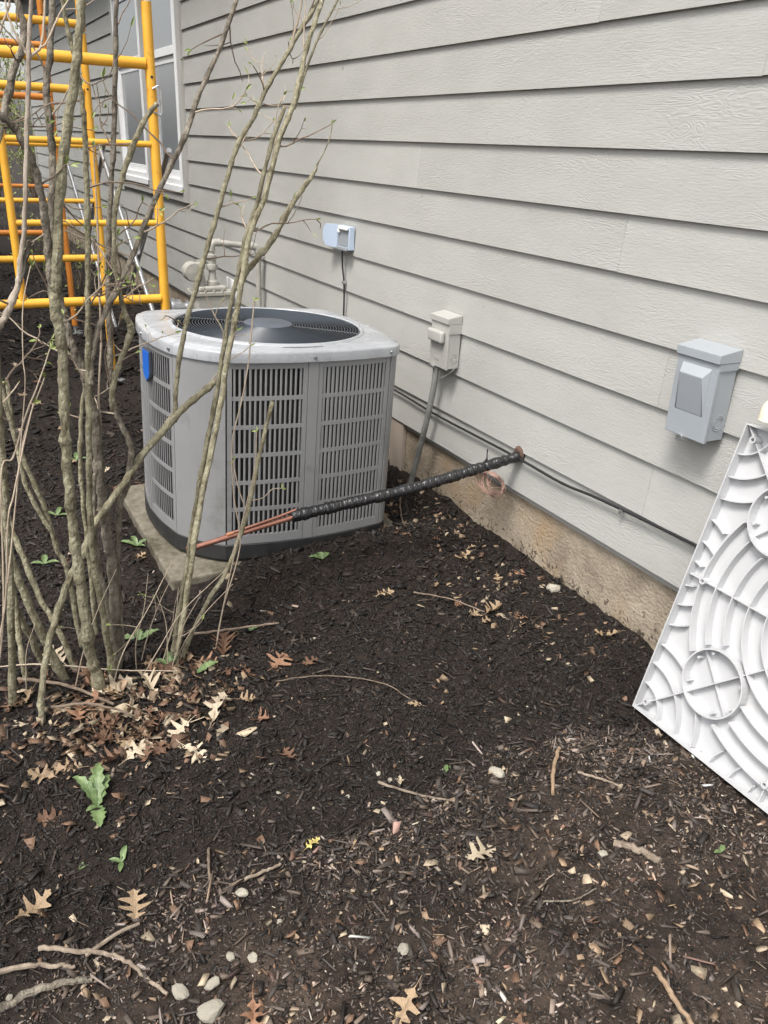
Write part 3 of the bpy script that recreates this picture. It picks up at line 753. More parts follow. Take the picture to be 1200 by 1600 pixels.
for i, (p, q) in enumerate(SIDES):
    strip(p, q, 0.455, 0.515, PZ0, PZ1, 'centre_post', M['acpaint'], 0.014, 0.003, 4)
    louvre(p, q, 0.008, 0.452, wide=0.42 if i == 3 else 0.95)
    louvre(p, q, 0.518, 0.992, wide=0.42 if i == 3 else 1.30)
for i, (c0, c1) in enumerate(CORN):
    strip(c0, c1, 0.0, 1.0, PZ0, PZ1, 'corner_panel', M['acpaint'], 0.012, 0.002, 6, sag=0.012)
# lid
NA = 144
prof_o = unit_outline(0.010, 30)
def polar(pts):
    a = np.array([math.atan2(y, x) for x, y in pts]); r = np.array([math.hypot(x, y) for x, y in pts])
    o = np.argsort(a); a, r = a[o], r[o]
    th = np.linspace(-math.pi, math.pi, NA, endpoint=False)
    return th, np.interp(th, np.r_[a[-1] - 2 * math.pi, a, a[0] + 2 * math.pi], np.r_[r[-1], r, r[0]])
TH, RO = polar(prof_o)
GC, GR = (0.0, -0.012), 0.352
rings = []
def ringv(off, z): rings.append([((RO[i] + off) * math.cos(TH[i]), (RO[i] + off) * math.sin(TH[i]), z) for i in range(NA)])
def ringc(r, z): rings.append([(GC[0] + r * math.cos(TH[i]), GC[1] + r * math.sin(TH[i]), z) for i in range(NA)])
def ringm(s, z):
    rings.append([(((RO[i] - .026) * (1 - s) + (GR + .02) * s) * math.cos(TH[i]) + GC[0] * s, ((RO[i] - .026) * (1 - s) + (GR + .02) * s) * math.sin(TH[i]) + GC[1] * s, z) for i in range(NA)])
ringv(-.012, .7365); ringv(0, .7365); ringv(.0005, .766); ringv(-.0012, .7705); ringv(-.0045, .7735); ringv(-.016, .7765)
ringv(-.019, .7785); ringv(-.022, .7815); ringm(0.0, .783)
for s in (0.4, 0.8): ringm(s, .783 + .003 * s)
ringc(GR + .016, .7865); ringc(GR + .012, .7915); ringc(GR + .004, .7935); ringc(GR - .001, .7895); ringc(GR - .003, .785)
b = MB()
F = []
for i in range(len(rings) - 1):
    for k in range(NA): F.append((i * NA + k, i * NA + (k + 1) % NA, (i + 1) * NA + (k + 1) % NA, (i + 1) * NA + k))
b.add([v for r in rings for v in r], F, True)
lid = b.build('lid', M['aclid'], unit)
b = MB(); b.lathe([(GR - .0025, .7855), (GR - .006, .775), (GR - .010, .70), (GR - .004, .62)], (GC[0], GC[1], 0), 72); b.build('fan_shroud', M['black'], unit)  # shade of the recess under the grille put into the black colour
for (p, q), s in [(SIDES[0], .485), (SIDES[0], .01), (SIDES[0], .985), (SIDES[3], .48), (SIDES[3], .985), (SIDES[1], .48)]:
    x, y = arc(p, q, s); a = arc_t(p, q, s)
    b = MB(); b.lathe([(0, .004), (.005, .004), (.0065, .001), (.0065, -.004)], n=12)
    o = b.build('screw', M['screw'], lid)
    o.matrix_local = Matrix.Translation((x + math.sin(a) * .0115, y - math.cos(a) * .0115, .753)) @ Matrix.Rotation(a, 4, 'Z') @ Matrix.Rotation(R(90), 4, 'X')
# fan grille: dished rings, spokes, hub
def gz_(r): return .789 + 0.006 * (1 - (r / GR) ** 2)
b = MB(); b.lathe([(0, gz_(0) + .006), (.085, gz_(0) + .005), (.092, gz_(0) + .001), (.092, gz_(0) - .012), (.0, gz_(0) - .012)], n=40)
gr = b.build('fan_grille', M['hub'], unit, loc=(GC[0], GC[1], 0))
nr = 24
for k in range(nr):
    r = .098 + (GR - .006 - .098) * k / (nr - 1)
    pts = [(r * math.cos(a), r * math.sin(a), gz_(r)) for a in np.linspace(0, 2 * math.pi, 65)]
    b = MB(); b.tube(pts, .0016, 5, cap=False); b.build('ring_wire', M['wire'], gr)
for a in (12, 48, 102, 138, 192, 228, 282, 318):
    a = R(a + 8)
    pts = [(r * math.cos(a), r * math.sin(a), gz_(r) - .003) for r in np.linspace(.085, GR + .012, 8)]
    b = MB(); b.tube(pts, .0027, 6); b.build('spoke', M['wire'], gr)
# fan under the grille
fan = MB(); fan.lathe([(0, .70), (.075, .70), (.075, .58), (0, .58)], n=24)
fan = fan.build('fan_motor', M['black'], unit)
for k in range(3):
    b = MB(); V = []
    a0 = k * 2 * math.pi / 3
    for i in range(7):
        for j in range(5):
            r = .07 + .235 * j / 4; a = a0 + (i / 6 - .5) * 1.35 * (0.75 + .25 * j / 4)
            V.append((r * math.cos(a), r * math.sin(a), .655 + .06 * (i / 6 - .5)))
    b.add(V, [(i * 5 + j, i * 5 + j + 1, (i + 1) * 5 + j + 1, (i + 1) * 5 + j) for i in range(6) for j in range(4)], True)
    b.build('fan_blade', M['black'], fan)
b = MB(); b.lathe([(.0, .45), (.36, .45)], n=40); b.build('added_dark_disc', M['black'], unit)  # black disc added to keep the inside of the casing dark
# blue badge on the post of the left side
p, q = SIDES[3]
s = .60
x, y = arc(p, q, s); a = arc_t(p, q, s)
out = [(-.036, .052), (.036, .052), (.036, -.022), (.030, -.040), (0, -.058), (-.030, -.040), (-.036, -.022)]
b = MB(); b.prism([(px * 1.14, py * 1.1) for px, py in out], -.004, .006); bd = b.build('badge', M['badgerim'], unit, bevel=0.002)
bd.matrix_local = Matrix.Translation((x + math.sin(a) * .006, y - math.cos(a) * .006, .652)) @ Matrix.Rotation(a, 4, 'Z') @ Matrix.Rotation(R(90), 4, 'X')
b = MB(); b.prism(out, .0062, .0085); b.build('badge_face', M['badge'], bd, bevel=0.001)

# ------------------------------------------------------------------ white ribbed pad leaning on the wall
pad = empty('equipment_pad', (-.279, 1.374, 0.0), 'white ribbed plastic equipment pad leaning underside out against the wall', 'equipment pad')
pad.rotation_euler = Matrix(((0, .2477, -.9688), (-1, 0, 0), (0, .9688, .2477))).to_euler()
PS, PD = 0.876, 0.032
MB().box(0.004, PS - .004, 0.004, PS - .004, -PD - .004, -PD).build('base_sheet', M['pad'], pad)
def wall_rib(name, pts, zb=-PD - .001, zt=-.004, th=0.0032, parent=pad, closed=False, lip=0.0):
    """a thin upright wall following a plan polyline"""
    n = len(pts); V = []; F = []
    for i in range(n):
        a = pts[i - 1] if (closed or i > 0) else pts[i]; c = pts[(i + 1) % n] if (closed or i < n - 1) else pts[i]
        dx, dy = c[0] - a[0], c[1] - a[1]; l = math.hypot(dx, dy) + 1e-9
        ox, oy = -dy / l * th / 2, dx / l * th / 2
        V += [(pts[i][0] + ox * 1.5, pts[i][1] + oy * 1.5, zb), (pts[i][0] + ox, pts[i][1] + oy, zt), (pts[i][0] - ox, pts[i][1] - oy, zt), (pts[i][0] - ox * 1.5, pts[i][1] - oy * 1.5, zb)]
    m = n if closed else n - 1
    for i in range(m):
        a = i * 4; c = ((i + 1) % n) * 4
        for k in range(4): F.append((a + k, a + (k + 1) % 4, c + (k + 1) % 4, c + k))
    if not closed: F += [(0, 1, 2, 3), ((n - 1) * 4 + 3, (n - 1) * 4 + 2, (n - 1) * 4 + 1, (n - 1) * 4)]
    b = MB(); b.add(V, F, False)
    return b.build(name, M['pad'], parent)
e = .003
rim = wall_rib('rim', [(e, e), (PS - e, e), (PS - e, PS - e), (e, PS - e)], zt=0.0, th=.005, closed=True)
cc = PS / 2
CR = [(.200, .202), (PS - .200, .202), (PS - .2, PS - .202), (.2, PS - .202)]
def arc_pts(cx_, cy_, r, a0, a1, k): return [(cx_ + r * math.cos(a0 + (a1 - a0) * i / k), cy_ + r * math.sin(a0 + (a1 - a0) * i / k)) for i in range(k + 1)]
def broken_circle(r, k=120):
    """concentric rib, interrupted by the four collars and the rim"""
    cur = []; runs = []
    for i in range(k + 1):
        a = math.pi * .25 + 2 * math.pi * i / k
        p_ = (cc + r * math.cos(a), cc + r * math.sin(a))
        ok = all(math.hypot(p_[0] - c_[0], p_[1] - c_[1]) > .0965 for c_ in CR) and .006 < p_[0] < PS - .006 and .006 < p_[1] < PS - .006
        if ok: cur.append(p_)
        else:
            if len(cur) > 2: runs.append(cur)
            cur = []
    if len(cur) > 2: runs.append(cur)
    return runs
for r in (.388, .337, .282, .228, .172, .115, .058):
    for run in broken_circle(r): wall_rib('curved_rib', run, zt=-.006)
for cx_, cy_ in CR:
    c = wall_rib('collar', arc_pts(cx_, cy_, .092, 0, 2 * math.pi, 40)[:-1], zt=-.001, th=.0042, closed=True)
    for a in (25, 115, 150, 205, 290, 330):
        b = MB(); b.lathe([(0, -.010), (.0042, -.010), (.005, -PD)], (cx_ + .080 * math.cos(R(a)), cy_ + .080 * math.sin(R(a)), 0), 10); b.build('peg', M['pad'], c)
    sgn = (1 if cx_ < cc else -1, 1 if cy_ < cc else -1)
    wall_rib('cross_rib', [(cx_ - sgn[0] * .062, cy_ + sgn[1] * .066), (cx_ + sgn[0] * .062, cy_ - sgn[1] * .066)], zt=-.018, th=.003, parent=c)
# diagonal and middle ribs
for p_, q_ in (((.006, .006), (cc - .04, cc - .04)), ((PS - .006, .006), (cc + .04, cc - .04)), ((PS - .006, PS - .006), (cc + .04, cc + .04)), ((.006, PS - .006), (cc - .04, cc + .04)),
               ((.006, cc), (cc - .06, cc)), ((PS - .006, cc), (cc + .06, cc)), ((cc, .006), (cc, cc - .06)), ((cc, PS - .006), (cc, cc + .06))):
    wall_rib('straight_rib', [p_, q_], zt=-.009)
for kx, ky in ((.037, .037), (.058, cc), (.037, PS - .037), (cc, .058), (PS - .037, .037), (PS - .058, cc), (PS - .037, PS - .037), (cc, PS - .058)):
    b = MB(); b.lathe([(.0055, -.026), (.0055, .0), (.0095, .0), (.0105, -PD)], (kx, ky, 0), 18); b.build('screw_boss', M['pad'], pad)
# corner fans: quarter arcs round each corner, and short gusset ribs along the rim
for qx, qy, a0 in ((0, 0, 0), (PS, 0, 90), (PS, PS, 180), (0, PS, 270)):
    for r in (.085, .150, .212):
        for lo_, hi_ in ((2, 88),):
            run = []
            for p_ in arc_pts(qx, qy, r, R(a0 + lo_), R(a0 + hi_), 26):
                if all(math.hypot(p_[0] - c_[0], p_[1] - c_[1]) > .0965 for c_ in CR): run.append(p_)
                else:
                    if len(run) > 2: wall_rib('curved_rib', run, zt=-.010)
                    run = []
            if len(run) > 2: wall_rib('curved_rib', run, zt=-.010)
for s in (.275, .34, .40, .475, .535, .60):
    for flip in range(4):
        pts = [(.005, s), (.03, s + (.008 if s < cc else -.008)), (.055, s + (.022 if s < cc else -.022))]
        if abs(s - cc) < .09: pts = pts[:2]
        if flip == 1: pts = [(y, x) for x, y in pts]
        if flip == 2: pts = [(PS - x, y) for x, y in pts]
        if flip == 3: pts = [(y, PS - x) for x, y in pts]
        wall_rib('gusset_rib', pts, zt=-.012)
# ------------------------------------------------------------------ scaffold
scaf = empty('scaffold', (-.94, 4.0, 0), 'yellow tubular steel scaffold with ladder frames standing along the house wall', 'scaffold')
def sc_tube(name, a, b_, r, m, parent=scaf, n=14):
    mb = MB(); mb.tube([(a[0] + .94, a[1] - 4.0, a[2]), (b_[0] + .94, b_[1] - 4.0, b_[2])], r, n)
    return mb.build(name, M[m], parent)
XR, XL, XO = -.938, -1.565, -2.462
for fi, (Y, mt, xs) in enumerate(((4.0, 'yellow', 0.0), (5.5, 'yellow', -.008), (7.0, 'orange', -.01))):
    for z0, z1 in ((0.06, 1.985), (1.995, 3.9)):
        for X in (XR + xs, XO + xs):
            po = sc_tube('post', (X, Y, z0), (X, Y, z1), .0215, mt)
            if z0 < 1:
                mb = MB(); mb.lathe([(.0, .002), (.075, .002), (.075, .010), (.02, .012), (.016, .014), (.016, .30)], (X + .94, Y - 4, hz(X, Y) - .004), 4 if False else 12); mb.build('base_plate', M['steel'], po)
            mb = MB(); mb.lathe([(0, -.0222), (.006, -.0222)], (X + .94, Y - 4.0, z0 + .22 if z0 > 1 else z1 - .28), 10, 'y'); mb.build('pin_hole', M['cable'], po)
        mid = ((.77, 1.11, 1.44, 1.755) if fi == 0 else (.77, 1.10, 1.405, 1.70)) if z0 < 1 else (2.03, 2.36, 2.69, 3.02)
        sc_tube('ladder_post', (XL + xs, Y, mid[0]), (XL + xs, Y, mid[3]), .0165, mt)
        sc_tube('bar', (XR + xs - .02, Y, mid[0]), (XO + xs + .02, Y, mid[0]), .0205, mt)
        sc_tube('bar', (XR + xs - .02, Y, mid[3]), (XO + xs + .02, Y, mid[3]), .0225, mt)
        for z in mid[1:3]: sc_tube('rung', (XR + xs - .018, Y, z), (XL + xs + .012, Y, z), .0135, mt)
        if z0 < 1:
            for z in (.28, .52): sc_tube('rung', (XR + xs - .018, Y, z - 0), (XR + xs - .018 - .001, Y, z), .0135, mt) if False else None
for (Y0, Y1) in ((4.0, 5.5), (5.5, 7.0)):
    for X in (XR + .035, XO - .035):
        sc_tube('cross_brace', (X, Y0 + .01, .33), (X, Y1 - .0, 1.40), .0125, 'steel')
        sc_tube('cross_brace', (X + .026, Y0 + .0, 1.42), (X + .026, Y1 - .0, .35), .0125, 'steel')
MB().box(.020, .0235, -.014, .012, 1.36, 1.48).build('warning_label', M['sticker'], scaf)
MB().box(.0236, .0245, -.010, .008, 1.385, 1.455).build('warning_label', M['redmark'], scaf)
b = MB(); b.tube(catmull([(.0, -.024, 1.66), (.03, -.03, 1.67), (.035, -.03, 1.61), (.03, -.026, 1.56), (0, -.024, 1.57)], 5), .004, 8); b.build('brace_latch', M['steel'], scaf)

# ------------------------------------------------------------------ shrubs
STEMS = {
 'main': [
  [(-1.666,2.02,0,0.0217),(-1.673,2.019,0.111,0.0186),(-1.683,2.018,0.183,0.0175),(-1.684,2.017,0.349,0.0161),(-1.686,2.016,0.455,0.0157),(-1.686,2.015,0.59,0.0145),(-1.683,2.014,0.719,0.0141),(-1.678,2.013,0.811,0.0139),(-1.67,2.011,0.925,0.0136),(-1.663,2.01,1.025,0.0133),(-1.668,2.009,1.098,0.0145),(-1.664,2.009,1.144,0.0137),(-1.658,2.008,1.174,0.0129),(-1.638,2.007,1.31,0.0119),(-1.613,2.005,1.438,0.0123),(-1.581,2.003,1.562,0.0113),(-1.564,2.002,1.64,0.0105),(-1.549,2.001,1.717,0.0091),(-1.532,2,1.795,0.0077)],
  [(-1.668,2.03,1.105,0.0103),(-1.668,2.021,1.177,0.0108),(-1.667,2.013,1.243,0.0099),(-1.669,2.001,1.331,0.0096),(-1.679,1.991,1.403,0.0087),(-1.698,1.982,1.455,0.0085),(-1.719,1.976,1.486,0.0078),(-1.749,1.97,1.51,0.007)],
  [(-1.6,2.153,0,0.0192),(-1.587,2.163,0.191,0.0177),(-1.576,2.172,0.357,0.0173),(-1.582,2.176,0.417,0.0171),(-1.584,2.181,0.503,0.016),(-1.584,2.189,0.642,0.0157),(-1.579,2.197,0.758,0.0154),(-1.588,2.202,0.84,0.0152),(-1.591,2.206,0.895,0.0142),(-1.612,2.211,0.965,0.0123),(-1.621,2.215,1.019,0.0114),(-1.627,2.219,1.07,0.0097),(-1.629,2.225,1.162,0.0095),(-1.624,2.235,1.291,0.0101),(-1.609,2.243,1.386,0.0099),(-1.604,2.25,1.479,0.0098),(-1.601,2.258,1.569,0.0089),(-1.584,2.264,1.636,0.0088),(-1.565,2.273,1.744,0.008),(-1.553,2.28,1.82,0.0065)],
  [(-1.615,2.089,-0,0.0122),(-1.624,2.091,0.151,0.0109),(-1.63,2.093,0.296,0.0106),(-1.637,2.095,0.407,0.0104),(-1.632,2.097,0.546,0.0093),(-1.621,2.099,0.68,0.0091),(-1.61,2.1,0.791,0.009),(-1.597,2.103,0.935,0.0087),(-1.588,2.105,1.026,0.0086),(-1.578,2.106,1.128,0.0077),(-1.568,2.108,1.225,0.0076),(-1.556,2.111,1.371,0.0074),(-1.549,2.113,1.482,0.0065),(-1.549,2.114,1.534,0.0064),(-1.551,2.116,1.588,0.0056),(-1.562,2.117,1.663,0.0055),(-1.568,2.119,1.716,0.0048),(-1.57,2.12,1.773,0.004)],
  [(-1.603,2.119,0,0.0104),(-1.609,2.129,0.166,0.0101),(-1.615,2.138,0.31,0.009),(-1.619,2.146,0.438,0.0088),(-1.613,2.154,0.55,0.007),(-1.6,2.16,0.639,0.006)],
  [(-1.633,2.25,0.091,0.0077),(-1.63,2.236,0.337,0.0074),(-1.63,2.226,0.509,0.0072),(-1.627,2.218,0.638,0.007),(-1.617,2.211,0.742,0.0068),(-1.605,2.205,0.825,0.0059),(-1.588,2.2,0.891,0.005)],
  [(-1.58,2.18,0,0.0107),(-1.568,2.183,0.176,0.0094),(-1.564,2.185,0.306,0.0093),(-1.552,2.187,0.419,0.0091),(-1.537,2.189,0.528,0.009),(-1.513,2.19,0.579,0.0089),(-1.494,2.192,0.681,0.0097),(-1.506,2.193,0.734,0.0087),(-1.523,2.194,0.787,0.0077),(-1.528,2.196,0.864,0.0085),(-1.521,2.199,1.003,0.0083),(-1.514,2.202,1.111,0.0081),(-1.507,2.203,1.189,0.008),(-1.486,2.207,1.343,0.007),(-1.471,2.21,1.439,0.0069),(-1.454,2.213,1.578,0.0068),(-1.435,2.218,1.752,0.0058),(-1.426,2.22,1.815,0.0051)],
  [(-1.54,2.15,0.813,0.0075),(-1.538,2.147,0.862,0.0083),(-1.52,2.144,0.919,0.0082),(-1.494,2.14,0.978,0.0082),(-1.478,2.137,1.025,0.0106),(-1.488,2.135,1.055,0.0072),(-1.499,2.131,1.108,0.0063),(-1.504,2.129,1.147,0.0063),(-1.507,2.125,1.203,0.0062),(-1.497,2.118,1.302,0.0068),(-1.477,2.113,1.373,0.0067),(-1.447,2.108,1.447,0.0082),(-1.415,2.103,1.506,0.0066),(-1.387,2.1,1.54,0.0066)],
  [(-1.596,2.1,0.9,0.008),(-1.586,2.105,0.96,0.0079),(-1.57,2.11,1.012,0.0079),(-1.55,2.115,1.057,0.0079),(-1.499,2.124,1.138,0.0079),(-1.462,2.13,1.202,0.0071),(-1.412,2.141,1.3,0.0074),(-1.356,2.151,1.397,0.0074),(-1.312,2.159,1.469,0.0074),(-1.263,2.17,1.575,0.0069),(-1.208,2.181,1.67,0.0062),(-1.158,2.192,1.778,0.0057),(-1.121,2.2,1.848,0.0046)],
  [(-1.833,1.957,0,0.0103),(-1.819,1.989,0.099,0.0094),(-1.787,2.025,0.208,0.0098),(-1.751,2.055,0.291,0.0103),(-1.714,2.081,0.359,0.0107),(-1.689,2.096,0.397,0.0112),(-1.656,2.113,0.437,0.0113),(-1.613,2.139,0.506,0.0113),(-1.567,2.16,0.551,0.0114),(-1.516,2.182,0.599,0.012),(-1.469,2.204,0.65,0.0116),(-1.349,2.25,0.748,0.0119),(-1.255,2.281,0.804,0.0112),(-1.194,2.3,0.836,0.0094)],
  [(-1.893,2.092,0,0.0116),(-1.871,2.073,0.202,0.0111),(-1.843,2.045,0.473,0.0101),(-1.833,2.028,0.62,0.0094),(-1.823,2.01,0.771,0.009),(-1.817,1.999,0.861,0.0081),(-1.804,1.979,1.008,0.0071),(-1.792,1.95,1.203,0.006)],
  [(-1.738,2.145,-0,0.014),(-1.782,2.134,0.168,0.0125),(-1.808,2.126,0.292,0.0121),(-1.829,2.117,0.409,0.011),(-1.838,2.11,0.496,0.0099),(-1.851,2.1,0.628,0.0088)],
  [(-1.665,2.36,0,0.0091),(-1.682,2.345,0.27,0.0086),(-1.702,2.34,0.346,0.0085),(-1.723,2.331,0.494,0.0082),(-1.748,2.324,0.598,0.008),(-1.772,2.316,0.711,0.0078),(-1.784,2.309,0.814,0.0068),(-1.794,2.3,0.933,0.0058)],
  [(-1.714,2.32,0.418,0.0074),(-1.737,2.324,0.477,0.0073),(-1.762,2.33,0.564,0.0072),(-1.769,2.335,0.646,0.0062),(-1.772,2.343,0.764,0.0061),(-1.77,2.35,0.868,0.0051)],
  [(-1.704,2.165,0,0.0094),(-1.739,2.214,0.151,0.0093),(-1.773,2.247,0.247,0.0092),(-1.797,2.284,0.357,0.0091),(-1.813,2.311,0.432,0.0081),(-1.827,2.35,0.544,0.0072)],
  [(-1.784,2.294,0,0.0107),(-1.807,2.276,0.09,0.0104),(-1.834,2.253,0.202,0.0101),(-1.855,2.223,0.34,0.0088),(-1.872,2.2,0.443,0.0077)],
  [(-1.844,2.207,0,0.0093),(-1.845,2.215,0.108,0.0092),(-1.843,2.222,0.192,0.0091),(-1.838,2.234,0.341,0.008),(-1.828,2.25,0.527,0.0069)],
  [(-1.565,2.2,0.757,0.0026),(-1.563,2.205,0.837,0.0034),(-1.542,2.215,0.973,0.0033),(-1.534,2.222,1.081,0.0033),(-1.528,2.228,1.16,0.0032),(-1.521,2.234,1.236,0.0032),(-1.515,2.242,1.34,0.0024),(-1.51,2.25,1.441,0.0019)],
  [(-1.745,2.3,1.39,0.0114),(-1.708,2.311,1.474,0.0113),(-1.684,2.318,1.534,0.0105),(-1.659,2.327,1.603,0.0097),(-1.637,2.333,1.641,0.0097),(-1.625,2.339,1.687,0.0097),(-1.629,2.343,1.723,0.0081),(-1.632,2.35,1.77,0.0073)],
 ],
 'right': [
  [(-1.435,2.122,0,0.0107),(-1.424,2.125,0.041,0.0088),(-1.399,2.133,0.135,0.0096),(-1.367,2.144,0.28,0.0095),(-1.317,2.163,0.503,0.0098),(-1.271,2.178,0.663,0.0096),(-1.236,2.189,0.791,0.0095),(-1.213,2.199,0.896,0.009),(-1.183,2.21,1.005,0.0089),(-1.154,2.221,1.118,0.0092),(-1.121,2.233,1.247,0.0083),(-1.077,2.243,1.332,0.0087),(-1.028,2.258,1.475,0.0086),(-0.985,2.267,1.558,0.0081),(-0.958,2.275,1.639,0.0076),(-0.933,2.284,1.717,0.0076),(-0.903,2.291,1.785,0.0067),(-0.876,2.3,1.861,0.0058)],
  [(-1.434,2.158,0,0.0089),(-1.41,2.165,0.106,0.0088),(-1.37,2.175,0.27,0.0087),(-1.324,2.189,0.487,0.0085),(-1.282,2.201,0.657,0.0083),(-1.247,2.21,0.787,0.0082),(-1.211,2.221,0.945,0.0072),(-1.182,2.23,1.066,0.0071),(-1.155,2.237,1.15,0.007),(-1.132,2.243,1.233,0.007),(-1.094,2.251,1.323,0.0069),(-1.048,2.262,1.467,0.0068),(-1.006,2.27,1.557,0.0068)],
  [(-1.159,2.24,1.089,0.0089),(-1.131,2.255,1.133,0.0089),(-1.084,2.273,1.178,0.0099),(-1.037,2.291,1.22,0.01),(-0.963,2.324,1.314,0.0091),(-0.921,2.34,1.358,0.0083),(-0.885,2.353,1.394,0.0065),(-0.868,2.362,1.422,0.0028),(-0.845,2.372,1.451,0.0022),(-0.819,2.386,1.496,0.002),(-0.806,2.4,1.54,0.0014)],
  [(-1.412,2.149,0,0.0089),(-1.376,2.161,0.053,0.0079),(-1.303,2.184,0.163,0.0079),(-1.235,2.204,0.242,0.008),(-1.175,2.227,0.36,0.0085),(-1.141,2.243,0.442,0.008),(-1.104,2.265,0.563,0.0074),(-1.064,2.287,0.678,0.0074),(-1.04,2.3,0.743,0.0074)],
  [(-1.353,2.26,0.724,0.0083),(-1.349,2.263,0.752,0.0083),(-1.336,2.273,0.849,0.0082),(-1.304,2.287,0.973,0.0081),(-1.244,2.306,1.136,0.008),(-1.197,2.321,1.254,0.0079),(-1.169,2.329,1.325,0.0079),(-1.136,2.34,1.409,0.0074),(-1.108,2.347,1.471,0.0074),(-1.065,2.355,1.527,0.007),(-1.034,2.362,1.582,0.007),(-1.001,2.369,1.632,0.007),(-0.951,2.378,1.699,0.0065),(-0.912,2.386,1.755,0.007),(-0.876,2.392,1.801,0.007),(-0.841,2.4,1.862,0.0052)],
  [(-0.95,2.38,1.7,0.0035),(-0.927,2.387,1.755,0.0035),(-0.913,2.392,1.794,0.003),(-0.897,2.4,1.856,0.0026)],
  [(-0.966,2.3,1.556,0.0043),(-0.926,2.316,1.652,0.0039),(-0.885,2.33,1.732,0.0039),(-0.848,2.34,1.789,0.0035),(-0.812,2.35,1.845,0.003)],
  [(-1.197,2.2,0.288,0.0022),(-1.19,2.2,0.375,0.0024),(-1.205,2.2,0.505,0.0023),(-1.203,2.2,0.667,0.0023),(-1.173,2.2,0.78,0.0024),(-1.149,2.2,0.891,0.0022),(-1.135,2.2,0.999,0.0027),(-1.127,2.2,1.069,0.0022)],
  [(-1.139,2.28,0.398,0.0022),(-1.161,2.29,0.485,0.0022),(-1.171,2.3,0.568,0.002)],
  [(-1.2,2.2,0.333,0.002),(-1.166,2.2,0.457,0.0021),(-1.136,2.2,0.578,0.0021),(-1.128,2.2,0.688,0.0019)],
  [(-1.136,2.28,0.435,0.0018),(-1.082,2.288,0.434,0.0018),(-1.047,2.295,0.455,0.0018),(-1.012,2.3,0.452,0.0016)],
 ],
 'pale': [
  [(-1.863,1.75,1.014,0.0081),(-1.819,1.756,1.098,0.0078),(-1.795,1.758,1.133,0.0075),(-1.78,1.76,1.157,0.0074),(-1.758,1.763,1.202,0.0068),(-1.749,1.766,1.245,0.0055),(-1.737,1.769,1.289,0.0052),(-1.724,1.774,1.365,0.0051),(-1.707,1.782,1.475,0.005),(-1.696,1.786,1.539,0.0047),(-1.688,1.79,1.595,0.0049),(-1.681,1.794,1.637,0.0043),(-1.672,1.797,1.683,0.004),(-1.665,1.8,1.722,0.0034)],
  [(-1.688,1.79,1.593,0.0035),(-1.695,1.791,1.605,0.0029),(-1.707,1.794,1.632,0.0026),(-1.714,1.797,1.657,0.0023),(-1.715,1.8,1.693,0.002)],
  [(-1.688,1.79,1.591,0.0035),(-1.677,1.791,1.6,0.0032),(-1.665,1.792,1.612,0.0029),(-1.655,1.795,1.651,0.0026),(-1.644,1.8,1.705,0.0023)],
  [(-1.667,1.79,1.609,0.0029),(-1.656,1.791,1.617,0.002),(-1.634,1.796,1.653,0.002),(-1.613,1.8,1.684,0.0017)],
  [(-1.758,1.76,1.201,0.0056),(-1.745,1.768,1.231,0.0062),(-1.727,1.78,1.276,0.0056)],
  [(-1.735,1.8,1.618,0.0028),(-1.723,1.8,1.644,0.0025),(-1.71,1.8,1.669,0.0023),(-1.7,1.8,1.699,0.002)],
  [(-1.833,2,0.722,0.0023),(-1.801,2.008,0.764,0.0026),(-1.76,2.024,0.857,0.0023),(-1.722,2.037,0.928,0.002),(-1.685,2.05,1.006,0.0017)],
  [(-1.792,2,0.733,0.0019),(-1.76,2.024,0.833,0.0019),(-1.705,2.05,0.938,0.0017)],
  [(-1.764,2,0.88,0.0015),(-1.749,2.018,0.995,0.0015),(-1.738,2.031,1.079,0.0016),(-1.726,2.04,1.134,0.0014),(-1.704,2.05,1.195,0.0014)],
  [(-1.837,1.95,0.62,0.0023),(-1.812,1.963,0.693,0.0023),(-1.773,1.984,0.808,0.0021),(-1.741,2,0.893,0.0016)],
 ],
}


class Twigs: pass
def bark_stem(shrub, row, m, sides=11, cut=False):
    P = catmull(row, 9)
    nz_ = len(P)
    pts = []; rad = []
    ph = random.uniform(0, 9)
    for i, p in enumerate(P):
        w = .0010 * min(1, p[3] / .01)
        pts.append((p[0] + w * math.sin(i * .9 + ph), p[1] + w * math.cos(i * .7 + ph), p[2]))
        nodeb = 1 + ((.26 * ((int(ph * 100) + (i // 13) * 37) % 10) / 10) * math.exp(-((i % 13) - 3 - (i // 13 * 5 + int(ph)) % 7) ** 2 / 1.2) if p[3] > .003 else 0)
        rad.append(max(.0009, p[3] * .87 * nodeb * (1 + .10 * math.sin(i * 1.3 + ph) * math.sin(i * .37) + random.uniform(-.05, .05))))
    b = MB(); b.tube(pts, rad, sides if rad[0] > .004 else 6, bump=0.085 if rad[0] > .004 else 0)
    st = b.build('stem', M[m], shrub)
    if cut:
        a, c = np.array(pts[-1]), np.array(pts[-2]); d = (a - c) / np.linalg.norm(a - c)
        b = MB(); b.tube([a - d * .001, a + d * .0012], [rad[-1] * .93, rad[-1] * .8], 10); b.build('cut_end', M['cut'], st)
    return st, pts, rad
leaf_store = {}
